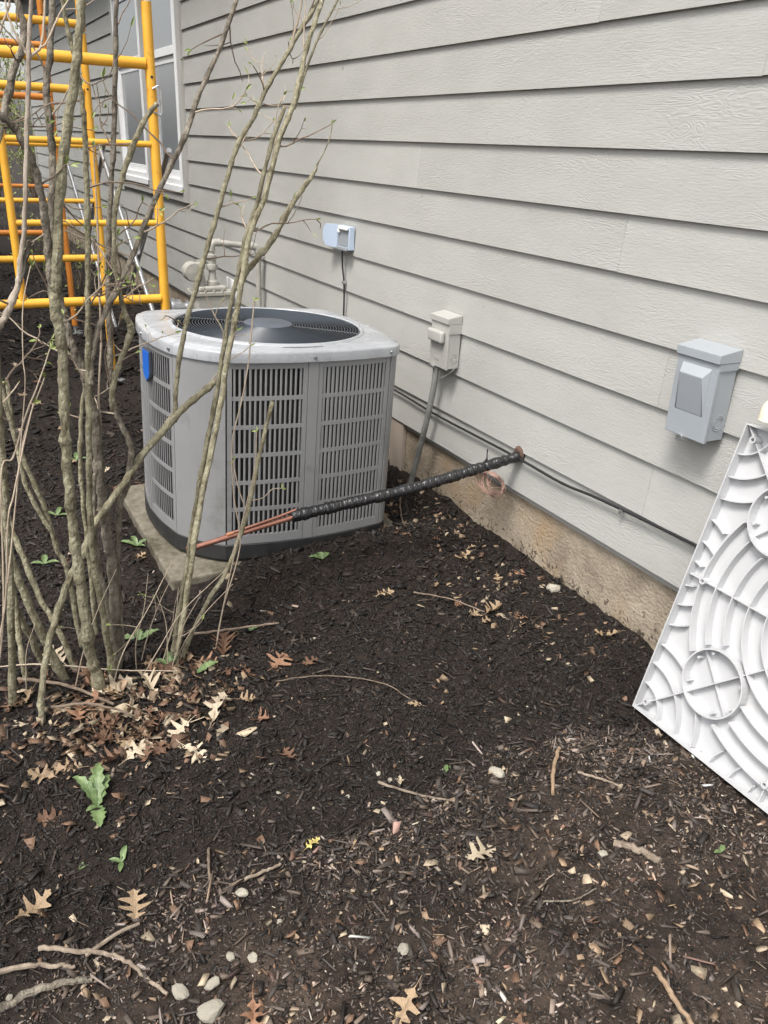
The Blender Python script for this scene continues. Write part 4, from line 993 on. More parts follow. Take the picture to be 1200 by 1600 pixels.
def leaflet(store, p, d, l, w):
    """small folded young leaf"""
    p = np.array(p); d = np.array(d) / (np.linalg.norm(d) + 1e-9)
    s_ = np.cross(d, (0.3, -.8, .5)); s_ /= np.linalg.norm(s_) + 1e-9
    u_ = np.cross(s_, d)
    V = [p, p + d * l * .35 + s_ * w + u_ * w * .5, p + d * l * .35 - s_ * w + u_ * w * .5, p + d * l * .4, p + d * l * .72 + s_ * w * .75 + u_ * w * .2, p + d * l * .72 - s_ * w * .75 + u_ * w * .2, p + d * l - u_ * w * .6]
    store.add(V, [(0, 3, 1), (0, 2, 3), (1, 3, 4), (2, 5, 3), (3, 6, 4), (3, 5, 6)], True)
def grow_twig(st, store, p, d, l, r, m, fork=2, leaf=0.7):
    """one crooked twig with a few spurs, buds at the tips; part of its stem"""
    b = MB()
    def run(p, d, l, r, depth):
        p = np.array(p, float); d = np.array(d, float); d /= np.linalg.norm(d)
        pts = [p]; k = max(4, int(l / .022))
        for i in range(k):
            d = d + rng.normal(0, .17, 3) + np.array((0, 0, .05)); d /= np.linalg.norm(d)
            p = p + d * l / k
            pts.append(p)
            if depth < 2 and i > 0 and rng.random() < (.30 if depth == 0 else .18):
                s_ = np.cross(d, rng.normal(0, 1, 3)); s_ /= np.linalg.norm(s_) + 1e-9
                run(p, d * .55 + s_ * .9, l * rng.uniform(.18, .5), r * .62, depth + 1)
        b.tube(pts, list(np.linspace(r, r * .45, len(pts))), 5)
        if rng.random() < leaf:
            for q in range(rng.integers(1, 3)):
                leaflet(store, p, d + rng.normal(0, .35, 3), rng.uniform(.010, .024), rng.uniform(.0018, .004))
        else: leaflet(store, p, d, .007, .0014)
    run(p, d, l, r, 0)
    b.build('twig', M[m], st)

def extend(row):
    """carry a stem on upwards past the picture, thinning out"""
    if row[-1][2] < 1.66: return row
    a, c = np.array(row[-1]), np.array(row[-2])
    d = (a - c)[:3]; d /= np.linalg.norm(d)
    row = list(row); p = a[:3]; r = a[3]
    for i in range(5):
        d = d + rng.normal(0, .10, 3) + np.array((0, 0, .08)); d /= np.linalg.norm(d)
        p = p + d * .16; r = max(.0012, r * .74)
        row.append((p[0], p[1], p[2], r))
    return row

shr_main = empty('shrub', (-1.66, 2.05, 0), 'large bare multi stemmed shrub with mossy olive stems left of the condenser', 'shrub', 'bare shrubs beside the condenser')
shr_right = empty('shrub', (-1.43, 2.13, 0), 'slender forked shrub crossing in front of the condenser louvres', 'shrub', 'bare shrubs beside the condenser')
shr_pale = empty('shrub', (-1.9, 1.85, 0), 'pale smooth barked shrub with forked branch at the far left edge', 'shrub', 'bare shrubs beside the condenser')
def local(row, o):
    return [(x - o.location.x, y - o.location.y, z, r) for x, y, z, r in row]
cuts = {('main', 7), ('main', 9), ('right', 3), ('pale', 4)}
darks = {('main', 2), ('main', 1), ('main', 18), ('main', 6), ('main', 8), ('main', 4)}
twig_plan = {('main', 0): 4, ('main', 2): 9, ('main', 3): 10, ('main', 6): 10, ('main', 7): 4, ('main', 8): 13, ('right', 0): 10, ('right', 1): 3, ('right', 4): 13, ('main', 1): 2, ('main', 18): 4, ('pale', 0): 2,
             ('right', 5): 3, ('right', 6): 4, ('main', 10): 2, ('main', 12): 2, ('main', 17): 3, ('right', 2): 1, ('main', 9): 1, ('right', 3): 1}
for g, sh in (('main', shr_main), ('right', shr_right), ('pale', shr_pale)):
    store = MB()
    for i, row in enumerate(STEMS[g]):
        row = [tuple(r_) for r_ in row]
        if g == 'pale' and i == 0: row = [(-1.99, 1.72, -.03, .0105), (-1.96, 1.725, .35, .0098), (-1.915, 1.735, .72, .0090)] + row
        if g == 'pale' and i > 5: row = [(-1.90 - .01 * i, 1.98 + .01 * i, -.02, .0032), (-1.88, 1.985, .35, .0028)] + row
        if g == 'right' and i in (7, 9): row = [(-1.30, 2.16, -.02, .0026), (-1.26, 2.18, .12, .0025)] + row
        if row[0][2] < .02 and not g == 'pale':                      # root flare sunk into the ground
            x, y, z, r = row[0]; row[0] = (x, y, hz(x, y) - .03, r * 1.12)
        row = extend(row)
        mname = 'palebark' if g == 'pale' else ('darkbark' if (g, i) in darks else 'bark')
        if row[0][3] < .0042: mname = 'paletwig' if g != 'pale' else 'paletwig'
        if g == 'pale' and i == 4: mname = 'darkbark'
        st, pts, rad = bark_stem(sh, local(row, sh), mname, cut=(g, i) in cuts)
        nt_ = twig_plan.get((g, i), 0)
        cand = [k for k in range(3, len(pts) - 1) if pts[k][2] > (.75 if g == 'main' else .9)]
        for k in range(nt_):
            if not cand: break
            j = cand[int(len(cand) * (k + rng.random()) / nt_) % len(cand)]
            d = rng.normal(0, 1, 3) * np.array((1, .55, .6)) + np.array((0.15, 0.1, .45))
            l = rng.uniform(.07, .24)
            grow_twig(st, store, pts[j], d, l, min(.0026, rad[j] * .42), 'twig' if rng.random() < .55 else 'paletwig', leaf=.6)
        # leafy bud tips on a few of the thin stems
        if rad[0] < .0042:
            for k in range(2): leaflet(store, pts[-1], np.array(pts[-1]) - np.array(pts[-3]) + rng.normal(0, .01, 3), .018, .0035)
    # low whippy shoots at the base
    for k in range({'main': 5, 'right': 7, 'pale': 0}[g]):
        x, y = rng.normal(0, .10 if g == 'main' else .04), rng.normal(0, .05)
        dx, dy, hh = rng.normal(.05, .10), rng.normal(0, .04), rng.uniform(.22, .42)
        row = [(x + dx * s_ ** 1.3 + rng.normal(0, .008), y + dy * s_, hz(x + sh.location.x, y + sh.location.y) - .02 + hh * s_, .0022 - .0012 * s_) for s_ in (0, .33, .66, 1)]
        st, pts, rad = bark_stem(sh, row, 'paletwig')
        if k % 2 == 0: grow_twig(st, store, pts[len(pts) // 2], rng.normal(0, 1, 3) * np.array((1, .4, .5)), rng.uniform(.06, .12), .0012, 'paletwig', leaf=.3)
    tag(store.build('young_leaves', M['bud'], sh), kind='stuff')

# bushes and saplings farther along the wall and beyond the bed
def far_bush(x, y, h, w, n, m, leafy, label, seed, name='shrub', group='bare bushes farther along the wall', leafm='bud', lsize=1.0):
    global rng
    keep = rng; rng = np.random.default_rng(seed)
    sh = empty(name, (x, y, 0), label, 'shrub' if name == 'shrub' else 'tree', group)
    store = MB()
    z0 = hz(x, y)
    for k in range(n):
        a = rng.uniform(0, 6.28); o = rng.uniform(0, .10)
        d = np.array((math.cos(a) * w * rng.uniform(.3, 1), math.sin(a) * w * rng.uniform(.3, 1), h * rng.uniform(.7, 1)))
        p = np.array((math.cos(a) * o, math.sin(a) * o, z0 - .04)); row = []
        r0 = .004 + .006 * h / 2 * rng.random()
        for i in range(6):
            s_ = i / 5
            q = p + d * np.array((s_ ** 1.4, s_ ** 1.4, s_)) + rng.normal(0, .03 * h * .5, 3) * (i > 0)
            row.append((q[0], q[1], q[2], r0 * (1 - .8 * s_)))
        b = MB(); P = catmull(row, 3); b.tube(P, [max(.001, p_[3]) for p_ in P], 6)
        for i in range(2, len(P)):
            if rng.random() < .75:
                dd = rng.normal(0, 1, 3) + np.array((0, 0, .4)); dd /= np.linalg.norm(dd)
                l = rng.uniform(.12, .32) * h * .5
                q0 = P[i][:3]; q1 = q0 + dd * l * .5 + rng.normal(0, .02, 3); q2 = q0 + dd * l + rng.normal(0, .04, 3)
                b.tube([q0, q1, q2], [.0022, .0016, .0008], 4, cap=False)
                for q in (q1, q2, (q1 + q2) / 2):
                    if rng.random() < leafy:
                        for _ in range(2): leaflet(store, q, rng.normal(0, 1, 3) + np.array((0, 0, .5)), rng.uniform(.025, .05) * lsize, rng.uniform(.006, .012) * lsize)
        b.build('stem', M[m], sh)
    if store.v: tag(store.build('foliage', M[leafm], sh), kind='stuff')
    rng = keep
    return sh
far_bush(-.62, 8.7, .75, .40, 22, 'darkbark', .05, 'tangled bare bush low against the wall beyond the window', 1)
far_bush(-.80, 10.6, .95, .5, 24, 'darkbark', .08, 'second tangled bare bush farther along the wall foot', 2)
far_bush(-1.35, 12.5, 1.1, .55, 24, 'twig', .15, 'sparse bush near the far corner of the house', 3)
far_bush(-1.0, 15.5, 1.5, .7, 26, 'twig', .35, 'budding bush by the far end of the house', 5)
far_bush(-.6, 19.0, 3.6, 1.5, 40, 'twig', .8, 'light green sapling beyond the far corner of the house', 7, 'sapling_tree', 'leafing trees past the house', lsize=1.7)
far_bush(.6, 22.5, 4.2, 1.8, 40, 'twig', .8, 'second light green tree past the end of the house', 8, 'sapling_tree', 'leafing trees past the house', lsize=2.0)

def evergreen(x, y, h, w, label, seed):  # unseen trees, added to block sun and sky from the far wall
    g = np.random.default_rng(seed)
    t = empty('added_shade_tree', (x, y, 0), label, 'tree', 'unseen evergreens added to shade the far wall')
    b = MB(); b.tube([(0, 0, -.1), (0, 0, h * .5), (0, 0, h * .97)], [.11, .07, .015], 10); b.build('trunk', M['darkbark'], t)
    n = 9000
    z = h * (.05 + .95 * g.random(n) ** .8)
    r = w * (1 - (z / h) ** 1.3) * np.sqrt(g.uniform(.35, 1, n)) + .05
    a = g.uniform(0, 2 * math.pi, n)
    c = np.stack([r * np.cos(a), r * np.sin(a), z], 1)
    u_ = g.normal(0, 1, (n, 3)); u_ /= np.linalg.norm(u_, axis=1)[:, None]
    v_ = np.cross(u_, g.normal(0, 1, (n, 3))); v_ /= np.linalg.norm(v_, axis=1)[:, None]
    s_ = g.uniform(.08, .18, n)[:, None]
    V = np.stack([c - u_ * s_, c + v_ * s_ * .45, c + u_ * s_, c - v_ * s_ * .45], 1).reshape(-1, 3)
    me = bpy.data.meshes.new('crown'); me.from_pydata(V.tolist(), [], np.arange(n * 4).reshape(-1, 4).tolist()); me.materials.append(M['needle'])
    link_mesh('crown', me, t)
M['needle'] = surf('evergreen_needles', (0.02, 0.045, 0.018), (0.05, 0.085, 0.03), 6, 0.6)
for k, (x, y, h, w) in enumerate(((-4.7, 5.4, 8.6, 1.9), (-4.9, 7.8, 9.4, 2.0), (-4.6, 10.3, 9.0, 1.9), (-4.9, 12.9, 9.5, 2.0), (-4.7, 15.6, 9.0, 1.9))):
    evergreen(x, y, h, w, ('nearest', 'second', 'third', 'fourth', 'farthest')[k] + ' unseen evergreen added beyond the left edge to shade the far wall', k)

# ------------------------------------------------------------------ mulch chips, splinters and crumbs (nobody could count them)
def scatter(name, n, xr, yr, lmean, ltop, seed, accept=None, colour=None, flat=0.35, aspect=(.16, .42), thick=(.10, .28), lift=0.0, label=None):
    g = np.random.default_rng(seed)
    x = g.uniform(*xr, n); y = g.uniform(*yr, n)
    keep = np.ones(n, bool)
    keep &= x < 0.02
    keep &= ~((x > -1.35) & (x < -.37) & (y > 2.53 + .10 * np.clip((x + 1.15) / .3, -1, 1)) & (y < 3.5))
    if accept is not None: keep &= g.random(n) < accept(x, y)
    x = x[keep]; y = y[keep]; n = len(x)
    l = np.minimum(g.lognormal(math.log(lmean), .55, n), ltop)
    w = l * g.uniform(*aspect, n); t = np.maximum(l * g.uniform(*thick, n), .0012)
    t = np.minimum(t, w)
    yaw = g.uniform(0, 2 * math.pi, n); pit = g.normal(0, flat, n); rol = g.normal(0, .5, n)
    # box corners with jitter and a taper to one end
    c = np.array([(-.5, -.5, -.5), (.5, -.5, -.5), (.5, .5, -.5), (-.5, .5, -.5), (-.5, -.5, .5), (.5, -.5, .5), (.5, .5, .5), (-.5, .5, .5)])
    V = c[None] * np.stack([l, w, t], 1)[:, None]
    V = V * (1 + g.uniform(-.28, .28, V.shape))
    V[:, [1, 2, 5, 6], 1] *= g.uniform(.25, 1.0, n)[:, None]
    V[:, [1, 5], 0] += (g.uniform(-.2, .2, n) * w * 1.5)[:, None]
    V[:, [4, 5], 2] -= 0
    cr, sr = np.cos(rol)[:, None], np.sin(rol)[:, None]
    Y_, Z_ = V[:, :, 1] * cr - V[:, :, 2] * sr, V[:, :, 1] * sr + V[:, :, 2] * cr
    cp, sp = np.cos(pit)[:, None], np.sin(pit)[:, None]
    X_, Z_ = V[:, :, 0] * cp - Z_ * sp, V[:, :, 0] * sp + Z_ * cp
    cy, sy = np.cos(yaw)[:, None], np.sin(yaw)[:, None]
    X2, Y2 = X_ * cy - Y_ * sy, X_ * sy + Y_ * cy
    z = height(x, y) + t * .25 + g.uniform(0, 1, n) * l * .10 + lift
    P = np.stack([X2 + x[:, None], Y2 + y[:, None], Z_ + z[:, None]], 2).reshape(-1, 3)
    P[:, 0] = np.minimum(P[:, 0], 0.029)
    q = np.array([(0, 3, 2, 1), (4, 5, 6, 7), (0, 1, 5, 4), (1, 2, 6, 5), (2, 3, 7, 6), (3, 0, 4, 7)])
    Fq = (q[None] + (np.arange(n) * 8)[:, None, None]).reshape(-1, 4)
    me = bpy.data.meshes.new(name)
    me.vertices.add(len(P)); me.vertices.foreach_set('co', P.ravel().astype(np.float32))
    me.loops.add(Fq.size); me.loops.foreach_set('vertex_index', Fq.ravel().astype(np.int32))
    me.polygons.add(len(Fq)); me.polygons.foreach_set('loop_start', np.arange(0, Fq.size, 4, dtype=np.int32))
    me.update(calc_edges=True)
    C = np.ones((n, 8, 4), np.float32)
    C[:, :, :3] = colour(g, x, y, n)[:, None, :]
    a = me.attributes.new('tint', 'FLOAT_COLOR', 'POINT'); a.data.foreach_set('color', C.ravel())
    me.materials.append(M['chip'])
    o = link_mesh(name, me)
    return tag(o, label, 'mulch', None, 'stuff')

def mulch_colour(g, x, y, n):
    d = dry_sunlit(x, y)
    v = g.lognormal(math.log(.0145), .62, n)
    vd = g.lognormal(math.log(.062), .85, n)  # dry chips; the foreground sunlight is also put into this lighter tone
    v = v * (1 - d) + vd * d
    pale = g.random(n) < .003 + .020 * d + .008 * soilness(x, y)
    v = np.where(pale, g.uniform(.12, .42, n), v)
    w = g.uniform(0, 1, n)
    red = (g.random(n) < .04) & ~pale
    c = np.stack([v * (1.09 + .36 * red), v * (.79 + .12 * w), v * (.57 + .25 * w - .05 * red)], 1)
    damp = np.where(vnoise(x * 5.5, y * 5.5, 51) > .5, 1.0, 1 - .45 * d)      # damper, darker patches among the dry chips
    return np.clip(c * damp[:, None], .003, .5)
far_lim = lambda x, y: np.ones_like(x)
scatter('mulch', 36000, (-2.35, .02), (.45, 2.1), .0092, .034, 1, lambda x, y: (1 - .72 * soilness(x, y) * (1 - .6 * dry_sunlit(x, y) * (vnoise(x * 3, y * 3, 31) > .45))), mulch_colour, label='dark shredded bark mulch covering the near bed')
scatter('mulch', 74000, (-2.35, .02), (.45, 2.1), .0046, .015, 2, lambda x, y: 1 - .25 * soilness(x, y), mulch_colour, label='fine dark mulch crumbs over the near bed', flat=.55, aspect=(.22, .65))
scatter('mulch', 15000, (-1.6, -.1), (.55, 1.42), .0112, .04, 3, lambda x, y: dry_sunlit(x, y) * np.clip((x + 1.45) / .25, .08, 1) * np.clip((y - .80 - .25 * (x + 1)) / .25, .10, 1) * (.25 + .75 * (vnoise(x * 4, y * 4, 33) > .35)), mulch_colour, label='coarse dry wood chips in front of the white pad', aspect=(.12, .42), thick=(.06, .18), flat=.5, lift=.003)
scatter('mulch', 4500, (-2.35, .02), (.45, 2.6), .026, .06, 6, lambda x, y: 1 - .7 * soilness(x, y), mulch_colour, label='long shredded bark fibres lying over the near mulch', aspect=(.05, .12), thick=(.03, .07), flat=.3, lift=.003)
scatter('mulch', 36000, (-2.4, .02), (2.05, 4.4), .0125, .045, 4, None, mulch_colour, label='dark mulch around the condenser and shrub', aspect=(.12, .42))
scatter('mulch', 16000, (-3.4, .02), (4.3, 12.0), .026, .08, 5, None, mulch_colour, label='dark mulch running back under the scaffold')

# ------------------------------------------------------------------ leaves, stones, sticks, weeds
LOBE = [(.0, .012), (.10, .02), (.17, .10), (.21, .20), (.25, .23), (.27, .15), (.30, .06), (.36, .06), (.42, .22), (.48, .36), (.53, .42), (.54, .30), (.53, .14), (.57, .07), (.63, .09), (.69, .22), (.76, .33), (.79, .28), (.78, .14), (.81, .07), (.87, .12), (.93, .17), (.94, .08), (1.0, .005)]
def oak_leaf(seed, curl, fold, m):
    g = np.random.default_rng(seed)
    b = MB(); V = []; n = len(LOBE)
    jl = g.uniform(.75, 1.2, n); jr = g.uniform(.75, 1.2, n)
    ph = g.uniform(0, 6.3, 3)
    def z_(x, y): return curl * (x - .5) ** 2 * 1.3 + fold * abs(y) * 1.1 + .07 * math.sin(x * 7 + ph[0]) * (1 + 2 * abs(y)) + .22 * y * math.sin(x * 6 + ph[1]) + .05 * math.sin(y * 17 + x * 9 + ph[2])
    for i, (x, y) in enumerate(LOBE):
        for yy in (y * jl[i], y * .45, 0, -y * .45, -y * jr[i]): V.append((x, yy, z_(x, yy)))
    F = []
    for i in range(n - 1):
        for k in range(4): F.append((i * 5 + k, i * 5 + k + 1, i * 5 + k + 6, i * 5 + k + 5))
    b.add(V, F, True)
    b.tube([(-.22, .01, z_(0, 0) + .01), (-.1, 0, z_(0, 0)), (.3, 0, z_(.3, 0) + .004), (.95, 0, z_(.95, 0) + .003)], [.010, .009, .009, .003], 4)
    me = b.mesh('leaf', m, fix=False)
    c = np.array([v.co for v in me.vertices]); c[:, 0] -= .45
    me.vertices.foreach_set('co', c.ravel())
    return me
LEAF = {}
for nm in ('leaf_tan', 'leaf_pale', 'leaf_brown', 'leaf_rust', 'leaf_yellow'):
    LEAF[nm] = [oak_leaf(hash(nm[5]) % 7 + k * 13 + ord(nm[5]), c_, f_, M[nm]) for k, (c_, f_) in enumerate(((.20, .18), (.9, .45), (-.5, .15), (.5, .95)))]
lrng = random.Random(5)
def put_leaf(x, y, size, kind, var, yaw, label, group=None, tilt=0.25, lift=.006):
    o = link_mesh('oak_leaf', LEAF[kind][var % 4], None, (x, y, hz(x, y) + lift + size * .04), (lrng.uniform(-tilt, tilt), lrng.uniform(-tilt, tilt), R(yaw)), (size, size * lrng.uniform(.72, 1.2), size * lrng.uniform(.35, 1.05)))
    return tag(o, label, 'leaf', group)
LV = [
 (-.649, 2.237, .085, 'leaf_tan', 0, 20, 'tan oak leaf alone on dark mulch right of the condenser front'),
 (-.075, 1.700, .085, 'leaf_tan', 1, 130, 'tan oak leaf lying at the foundation foot near the white pad'),
 (-1.141, 2.007, .10, 'leaf_rust', 0, 40, 'flat reddish oak leaf right of the slender shrub'),
 (-1.266, 2.161, .12, 'leaf_brown', 3, 70, 'big dark brown curled oak leaf behind the reddish one'),
 (-1.390, 1.830, .115, 'leaf_pale', 0, 55, 'largest pale lobed oak leaf in front of the shrubs'),
 (-1.629, 2.029, .10, 'leaf_pale', 2, 10, 'broad pale crumpled leaf at the foot of the thick stem'),
 (-1.534, 1.992, .095, 'leaf_pale', 3, 100, 'pale leaf curled into a cup beside the crumpled leaf'),
 (-1.746, 2.299, .10, 'leaf_pale', 1, 110, 'pale grey leaf caught behind the leaning stems'),
 (-1.500, 1.800, .08, 'leaf_pale', 1, 200, 'pale curled leaf below the cup shaped leaf'),
 (-1.501, 1.694, .085, 'leaf_pale', 0, 300, 'pale star shaped leaf nearest the bare dark mulch'),
 (-1.627, 1.753, .085, 'leaf_pale', 2, 20, 'pale oak leaf just right of the big weed'),
 (-1.851, 1.762, .075, 'leaf_tan', 0, 150, 'orange tan leaf left of the big weed'),
 (-1.795, 1.764, .075, 'leaf_tan', 2, 160, 'second tan leaf touching the big weed on its left'),
 (-1.925, 1.379, .085, 'leaf_tan', 1, 30, 'tan oak leaf near the left edge in the foreground'),
 (-1.735, 1.299, .075, 'leaf_tan', 3, 80, 'tan curled leaf above the forked stick'),
 (-1.340, 1.285, .055, 'leaf_yellow', 0, 30, 'bright yellow leaf scrap on the foreground soil'),
 (-.855, 1.648, .05, 'leaf_tan', 2, 140, 'small tan leaf at the end of the long thin twig'),
 (-1.064, 1.367, .04, 'leaf_pale', 1, 60, 'tiny pale leaf at the end of the straight twig'),
 (-1.333, .854, .085, 'leaf_tan', 0, 210, 'brown tan leaf at the bottom edge near the middle'),
 (-1.594, .966, .075, 'leaf_rust', 1, 250, 'reddish leaf at the bottom edge right of the stones'),
 (-1.381, 2.800, .085, 'leaf_tan', 0, 60, 'tan oak leaf on mulch left of the concrete slab'),
 (-.333, 2.010, .085, 'leaf_tan', 3, 20, 'tan curled leaf out from the foundation midway along'),
 (-.224, 2.364, .075, 'leaf_tan', 1, 170, 'tan leaf below the black line near the wall'),
 (-1.003, 1.085, .10, 'leaf_pale', 3, 190, 'whitish shrivelled leaf among the dry chips'),
 (-1.272, 1.600, .085, 'leaf_brown', 1, 95, 'dull brown leaf in the dark mulch below the lobed leaf'),
 (-1.74, 1.93, .09, 'leaf_rust', 1, 85, 'rust leaf standing on edge between the shrub stems'),
 (-1.05, 1.98, .07, 'leaf_brown', 0, 10, 'brown leaf right of the flat reddish leaf'),
 (-1.15, .72, .09, 'leaf_brown', 2, 320, 'brown leaf half buried in the bottom foreground soil'),
]
for l_ in LV: put_leaf(*l_)
LN = {'leaf_tan': 'tan', 'leaf_pale': 'pale', 'leaf_brown': 'dark brown', 'leaf_rust': 'rusty'}
for k in range(74):      # litter in drifts round the shrub feet
    while True:
        x, y = lrng.gauss(-1.62, .19), lrng.gauss(1.92, .13)
        if -2.1 < x < -1.2 and 1.55 < y < 2.35: break
    kd = lrng.choice(['leaf_tan', 'leaf_pale', 'leaf_brown', 'leaf_brown', 'leaf_rust', 'leaf_brown'])
    where = 'in front of' if y < 1.86 else ('left of' if x < -1.75 else ('right of' if x > -1.5 else 'among'))
    lab = '%s dead oak leaf in the litter %s the main shrub stems' % (LN[kd], where)
    put_leaf(x, y, lrng.uniform(.035, .085), kd, lrng.randrange(4), lrng.uniform(0, 360), lab, 'leaf litter round the shrub feet', .7, lrng.uniform(-.006, .014))
for k in range(20):
    y = lrng.uniform(1.9, 3.0); kd = lrng.choice(['leaf_tan', 'leaf_rust', 'leaf_brown'])
    put_leaf(lrng.uniform(-.45, -.03), y, lrng.uniform(.03, .06), kd, lrng.randrange(4), lrng.uniform(0, 360), 'small %s dead leaf on the mulch along the foundation %s the black line' % (LN[kd], 'before' if y < 2.4 else 'behind'), 'dead leaves along the foundation', .4)
for k in range(26):
    y = lrng.uniform(2.7, 7.0); kd = lrng.choice(['leaf_tan', 'leaf_pale', 'leaf_brown'])
    put_leaf(lrng.uniform(-2.0, -1.2), y, lrng.uniform(.04, .08), kd, lrng.randrange(4), lrng.uniform(0, 360), '%s dead leaf on the mulch %s' % (LN[kd], 'between shrub and scaffold' if y < 4 else 'under the scaffold'), 'dead leaves behind the shrub', .4)

def flake_colour(g, x, y, n):
    k = g.random(n)[:, None]; t_ = g.uniform(.5, 1.1, n)[:, None]
    c = np.where(k < .45, np.array((.16, .095, .06)), np.where(k < .75, np.array((.30, .21, .135)), np.array((.42, .34, .24))))
    return np.clip(c * t_, .01, .5)
near_shrub = lambda x, y: np.exp(-((x + 1.62) / .26) ** 2 - ((y - 1.92) / .17) ** 2)
tag(scatter('leaf_fragments', 5200, (-2.2, -1.0), (1.45, 2.5), .018, .045, 41, near_shrub, flake_colour, aspect=(.45, .95), thick=(.02, .05), flat=.5, lift=.004, label='broken bits of dead leaf in the litter under the shrub'), cat='leaf litter')
tag(scatter('leaf_fragments', 1500, (-2.1, -.15), (.5, 1.6), .011, .026, 42, lambda x, y: .25 + .6 * dry_sunlit(x, y), flake_colour, aspect=(.4, .95), thick=(.03, .08), flat=.5, lift=.003, label='broken bits of dead leaf strewn over the foreground'), cat='leaf litter')
tag(scatter('leaf_fragments', 900, (-1.2, -.02), (1.6, 3.2), .013, .03, 43, lambda x, y: .12 + .88 * (x > -.4), flake_colour, aspect=(.4, .95), thick=(.03, .08), flat=.5, lift=.003, label='broken bits of dead leaf along the foundation foot'), cat='leaf litter')

def rock(x, y, sx, sy, sz, seed, label, group=None, m='stone', name='stone'):
    g = np.random.default_rng(seed)
    bm = bmesh.new(); bmesh.ops.create_icosphere(bm, subdivisions=2, radius=.5)
    o_ = g.uniform(-.13, .13, (len(bm.verts), 1)); pl = g.normal(0, 1, (4, 3))
    for v, q in zip(bm.verts, o_):
        c = np.array(v.co) * (1 + q[0])
        for p_ in pl:
            p_ = p_ / np.linalg.norm(p_); d = c @ p_
            if d > .34: c = c - p_ * (d - .34)
        v.co = c
    me = bpy.data.meshes.new(name); bm.to_mesh(me); bm.free(); me.materials.append(M[m])
    o = link_mesh(name, me, None, (x, y, hz(x, y) + sz * .22), (g.uniform(-.2, .2), g.uniform(-.2, .2), g.uniform(0, 6)), (sx, sy, sz))
    return tag(o, label, 'stone', group)
for k, s_ in enumerate([
 (-1.662, 1.005, .055, .045, .035, 'largest pale stone at the bottom of the foreground'), (-1.700, 1.07, .040, .030, .02, 'pale stone just left of the largest one'), (-1.640, 1.062, .035, .022, .018, 'flat pale stone just above the largest one'),
 (-.035, 2.045, .055, .045, .04, 'rounded mottled stone against the foundation'), (-.821, 1.294, .048, .036, .022, 'pale yellowish stone at the edge of the dry chips'), (-1.522, 1.238, .026, .034, .014, 'flat yellowish chip of stone on the foreground soil'),
 (-1.278, .965, .03, .024, .016, 'pale pebble in the soil at the bottom middle'), (-.986, 2.093, .022, .018, .012, 'single pale pebble on the open dark mulch'), (-1.590, 1.110, .026, .02, .015, 'small pebble right above the stone cluster'),
 (-1.552, 1.086, .024, .02, .013, 'small pebble farthest right of the stone cluster'), (-.750, .974, .026, .022, .016, 'pale pebble beside the bark stick in the dry chips'), (-1.735, .975, .02, .02, .012, 'white pebble left of the largest stone')]):
    rock(*s_[:5], k + 3, s_[5])
for k in range(46):
    s_ = lrng.uniform(.006, .016)
    rock(lrng.uniform(-2.0, -.45), lrng.uniform(.55, 1.5), s_, s_ * .8, s_ * .6, 60 + k, 'tiny pale pebble scattered in the foreground soil', 'tiny pebbles in the foreground soil', name='pebble')

def stick(pts, r0, r1, label, m='twig', name='stick', side=None):
    P = [(x, y, hz(x, y) + dz) for x, y, dz in pts]
    P = catmull(P, 7)
    P = [p + np.array((random.uniform(-1, 1), random.uniform(-1, 1), random.uniform(-.5, .5))) * r0 * .5 for p in P]
    b = MB(); b.tube(P, [r0 + (r1 - r0) * i / (len(P) - 1) + random.uniform(-.08, .08) * r0 for i in range(len(P))], 8, bump=.06)
    if side:
        Q = catmull([(x, y, hz(x, y) + dz) for x, y, dz in side], 6); b.tube(Q, list(np.linspace(r0 * .9, r1, len(Q))), 7, bump=.05)
    return tag(b.build(name, M[m]), label, 'stick')
stick([(-1.925, 1.275, .010), (-1.86, 1.238, .016), (-1.795, 1.205, .012), (-1.760, 1.150, .010), (-1.725, 1.075, .006)], .0050, .0034, 'forked grey brown stick in the lower left foreground', 'stickwood', side=[(-1.845, 1.225, .014), (-1.78, 1.245, .012), (-1.735, 1.255, .01)])
stick([(-2.06, 1.268, .006), (-1.97, 1.252, .010), (-1.90, 1.228, .008), (-1.867, 1.213, .006)], .0058, .004, 'straight stick entering from the left edge below the forked one', 'stickwood')
stick([(-2.05, 1.17, .006), (-1.93, 1.19, .008), (-1.84, 1.18, .005)], .008, .006, 'dark thick stick lying under the straight one', 'darkbark')
stick([(-1.189, 1.909, .008), (-1.10, 1.886, .014), (-1.0, 1.846, .014), (-.892, 1.777, .010), (-.86, 1.70, .006), (-.838, 1.640, .004)], .0022, .0015, 'long thin arched twig across the open dark mulch', 'twig')
stick([(-1.113, 1.395, .006), (-1.044, 1.321, .010), (-.960, 1.246, .006)], .0036, .0028, 'thin straight twig at the edge of the dry chips', 'stickwood')
stick([(-.629, 1.287, .012), (-.70, 1.22, .016), (-.753, 1.157, .008)], .0052, .0045, 'tan stick standing out among the dry chips', 'cut')
stick([(-.650, 1.183, .012), (-.61, 1.14, .014), (-.579, 1.107, .008)], .0032, .0026, 'thin tan stick right of the upright tan one', 'stickwood')
stick([(-.861, .700, .008), (-.872, .65, .010), (-.884, .56, .006)], .0055, .005, 'tan stick reaching the bottom edge at the right', 'cut')
stick([(-.700, .985, .008), (-.67, .94, .012), (-.645, .895, .008)], .0088, .0075, 'short grey bark stick in the dry chips on the right', 'stickwood')
stick([(-1.95, 2.27, .05), (-1.80, 2.17, .055), (-1.62, 2.07, .045), (-1.451, 2.004, .03)], .0022, .0016, 'pale thin twig lying across the shrub feet', 'paletwig')
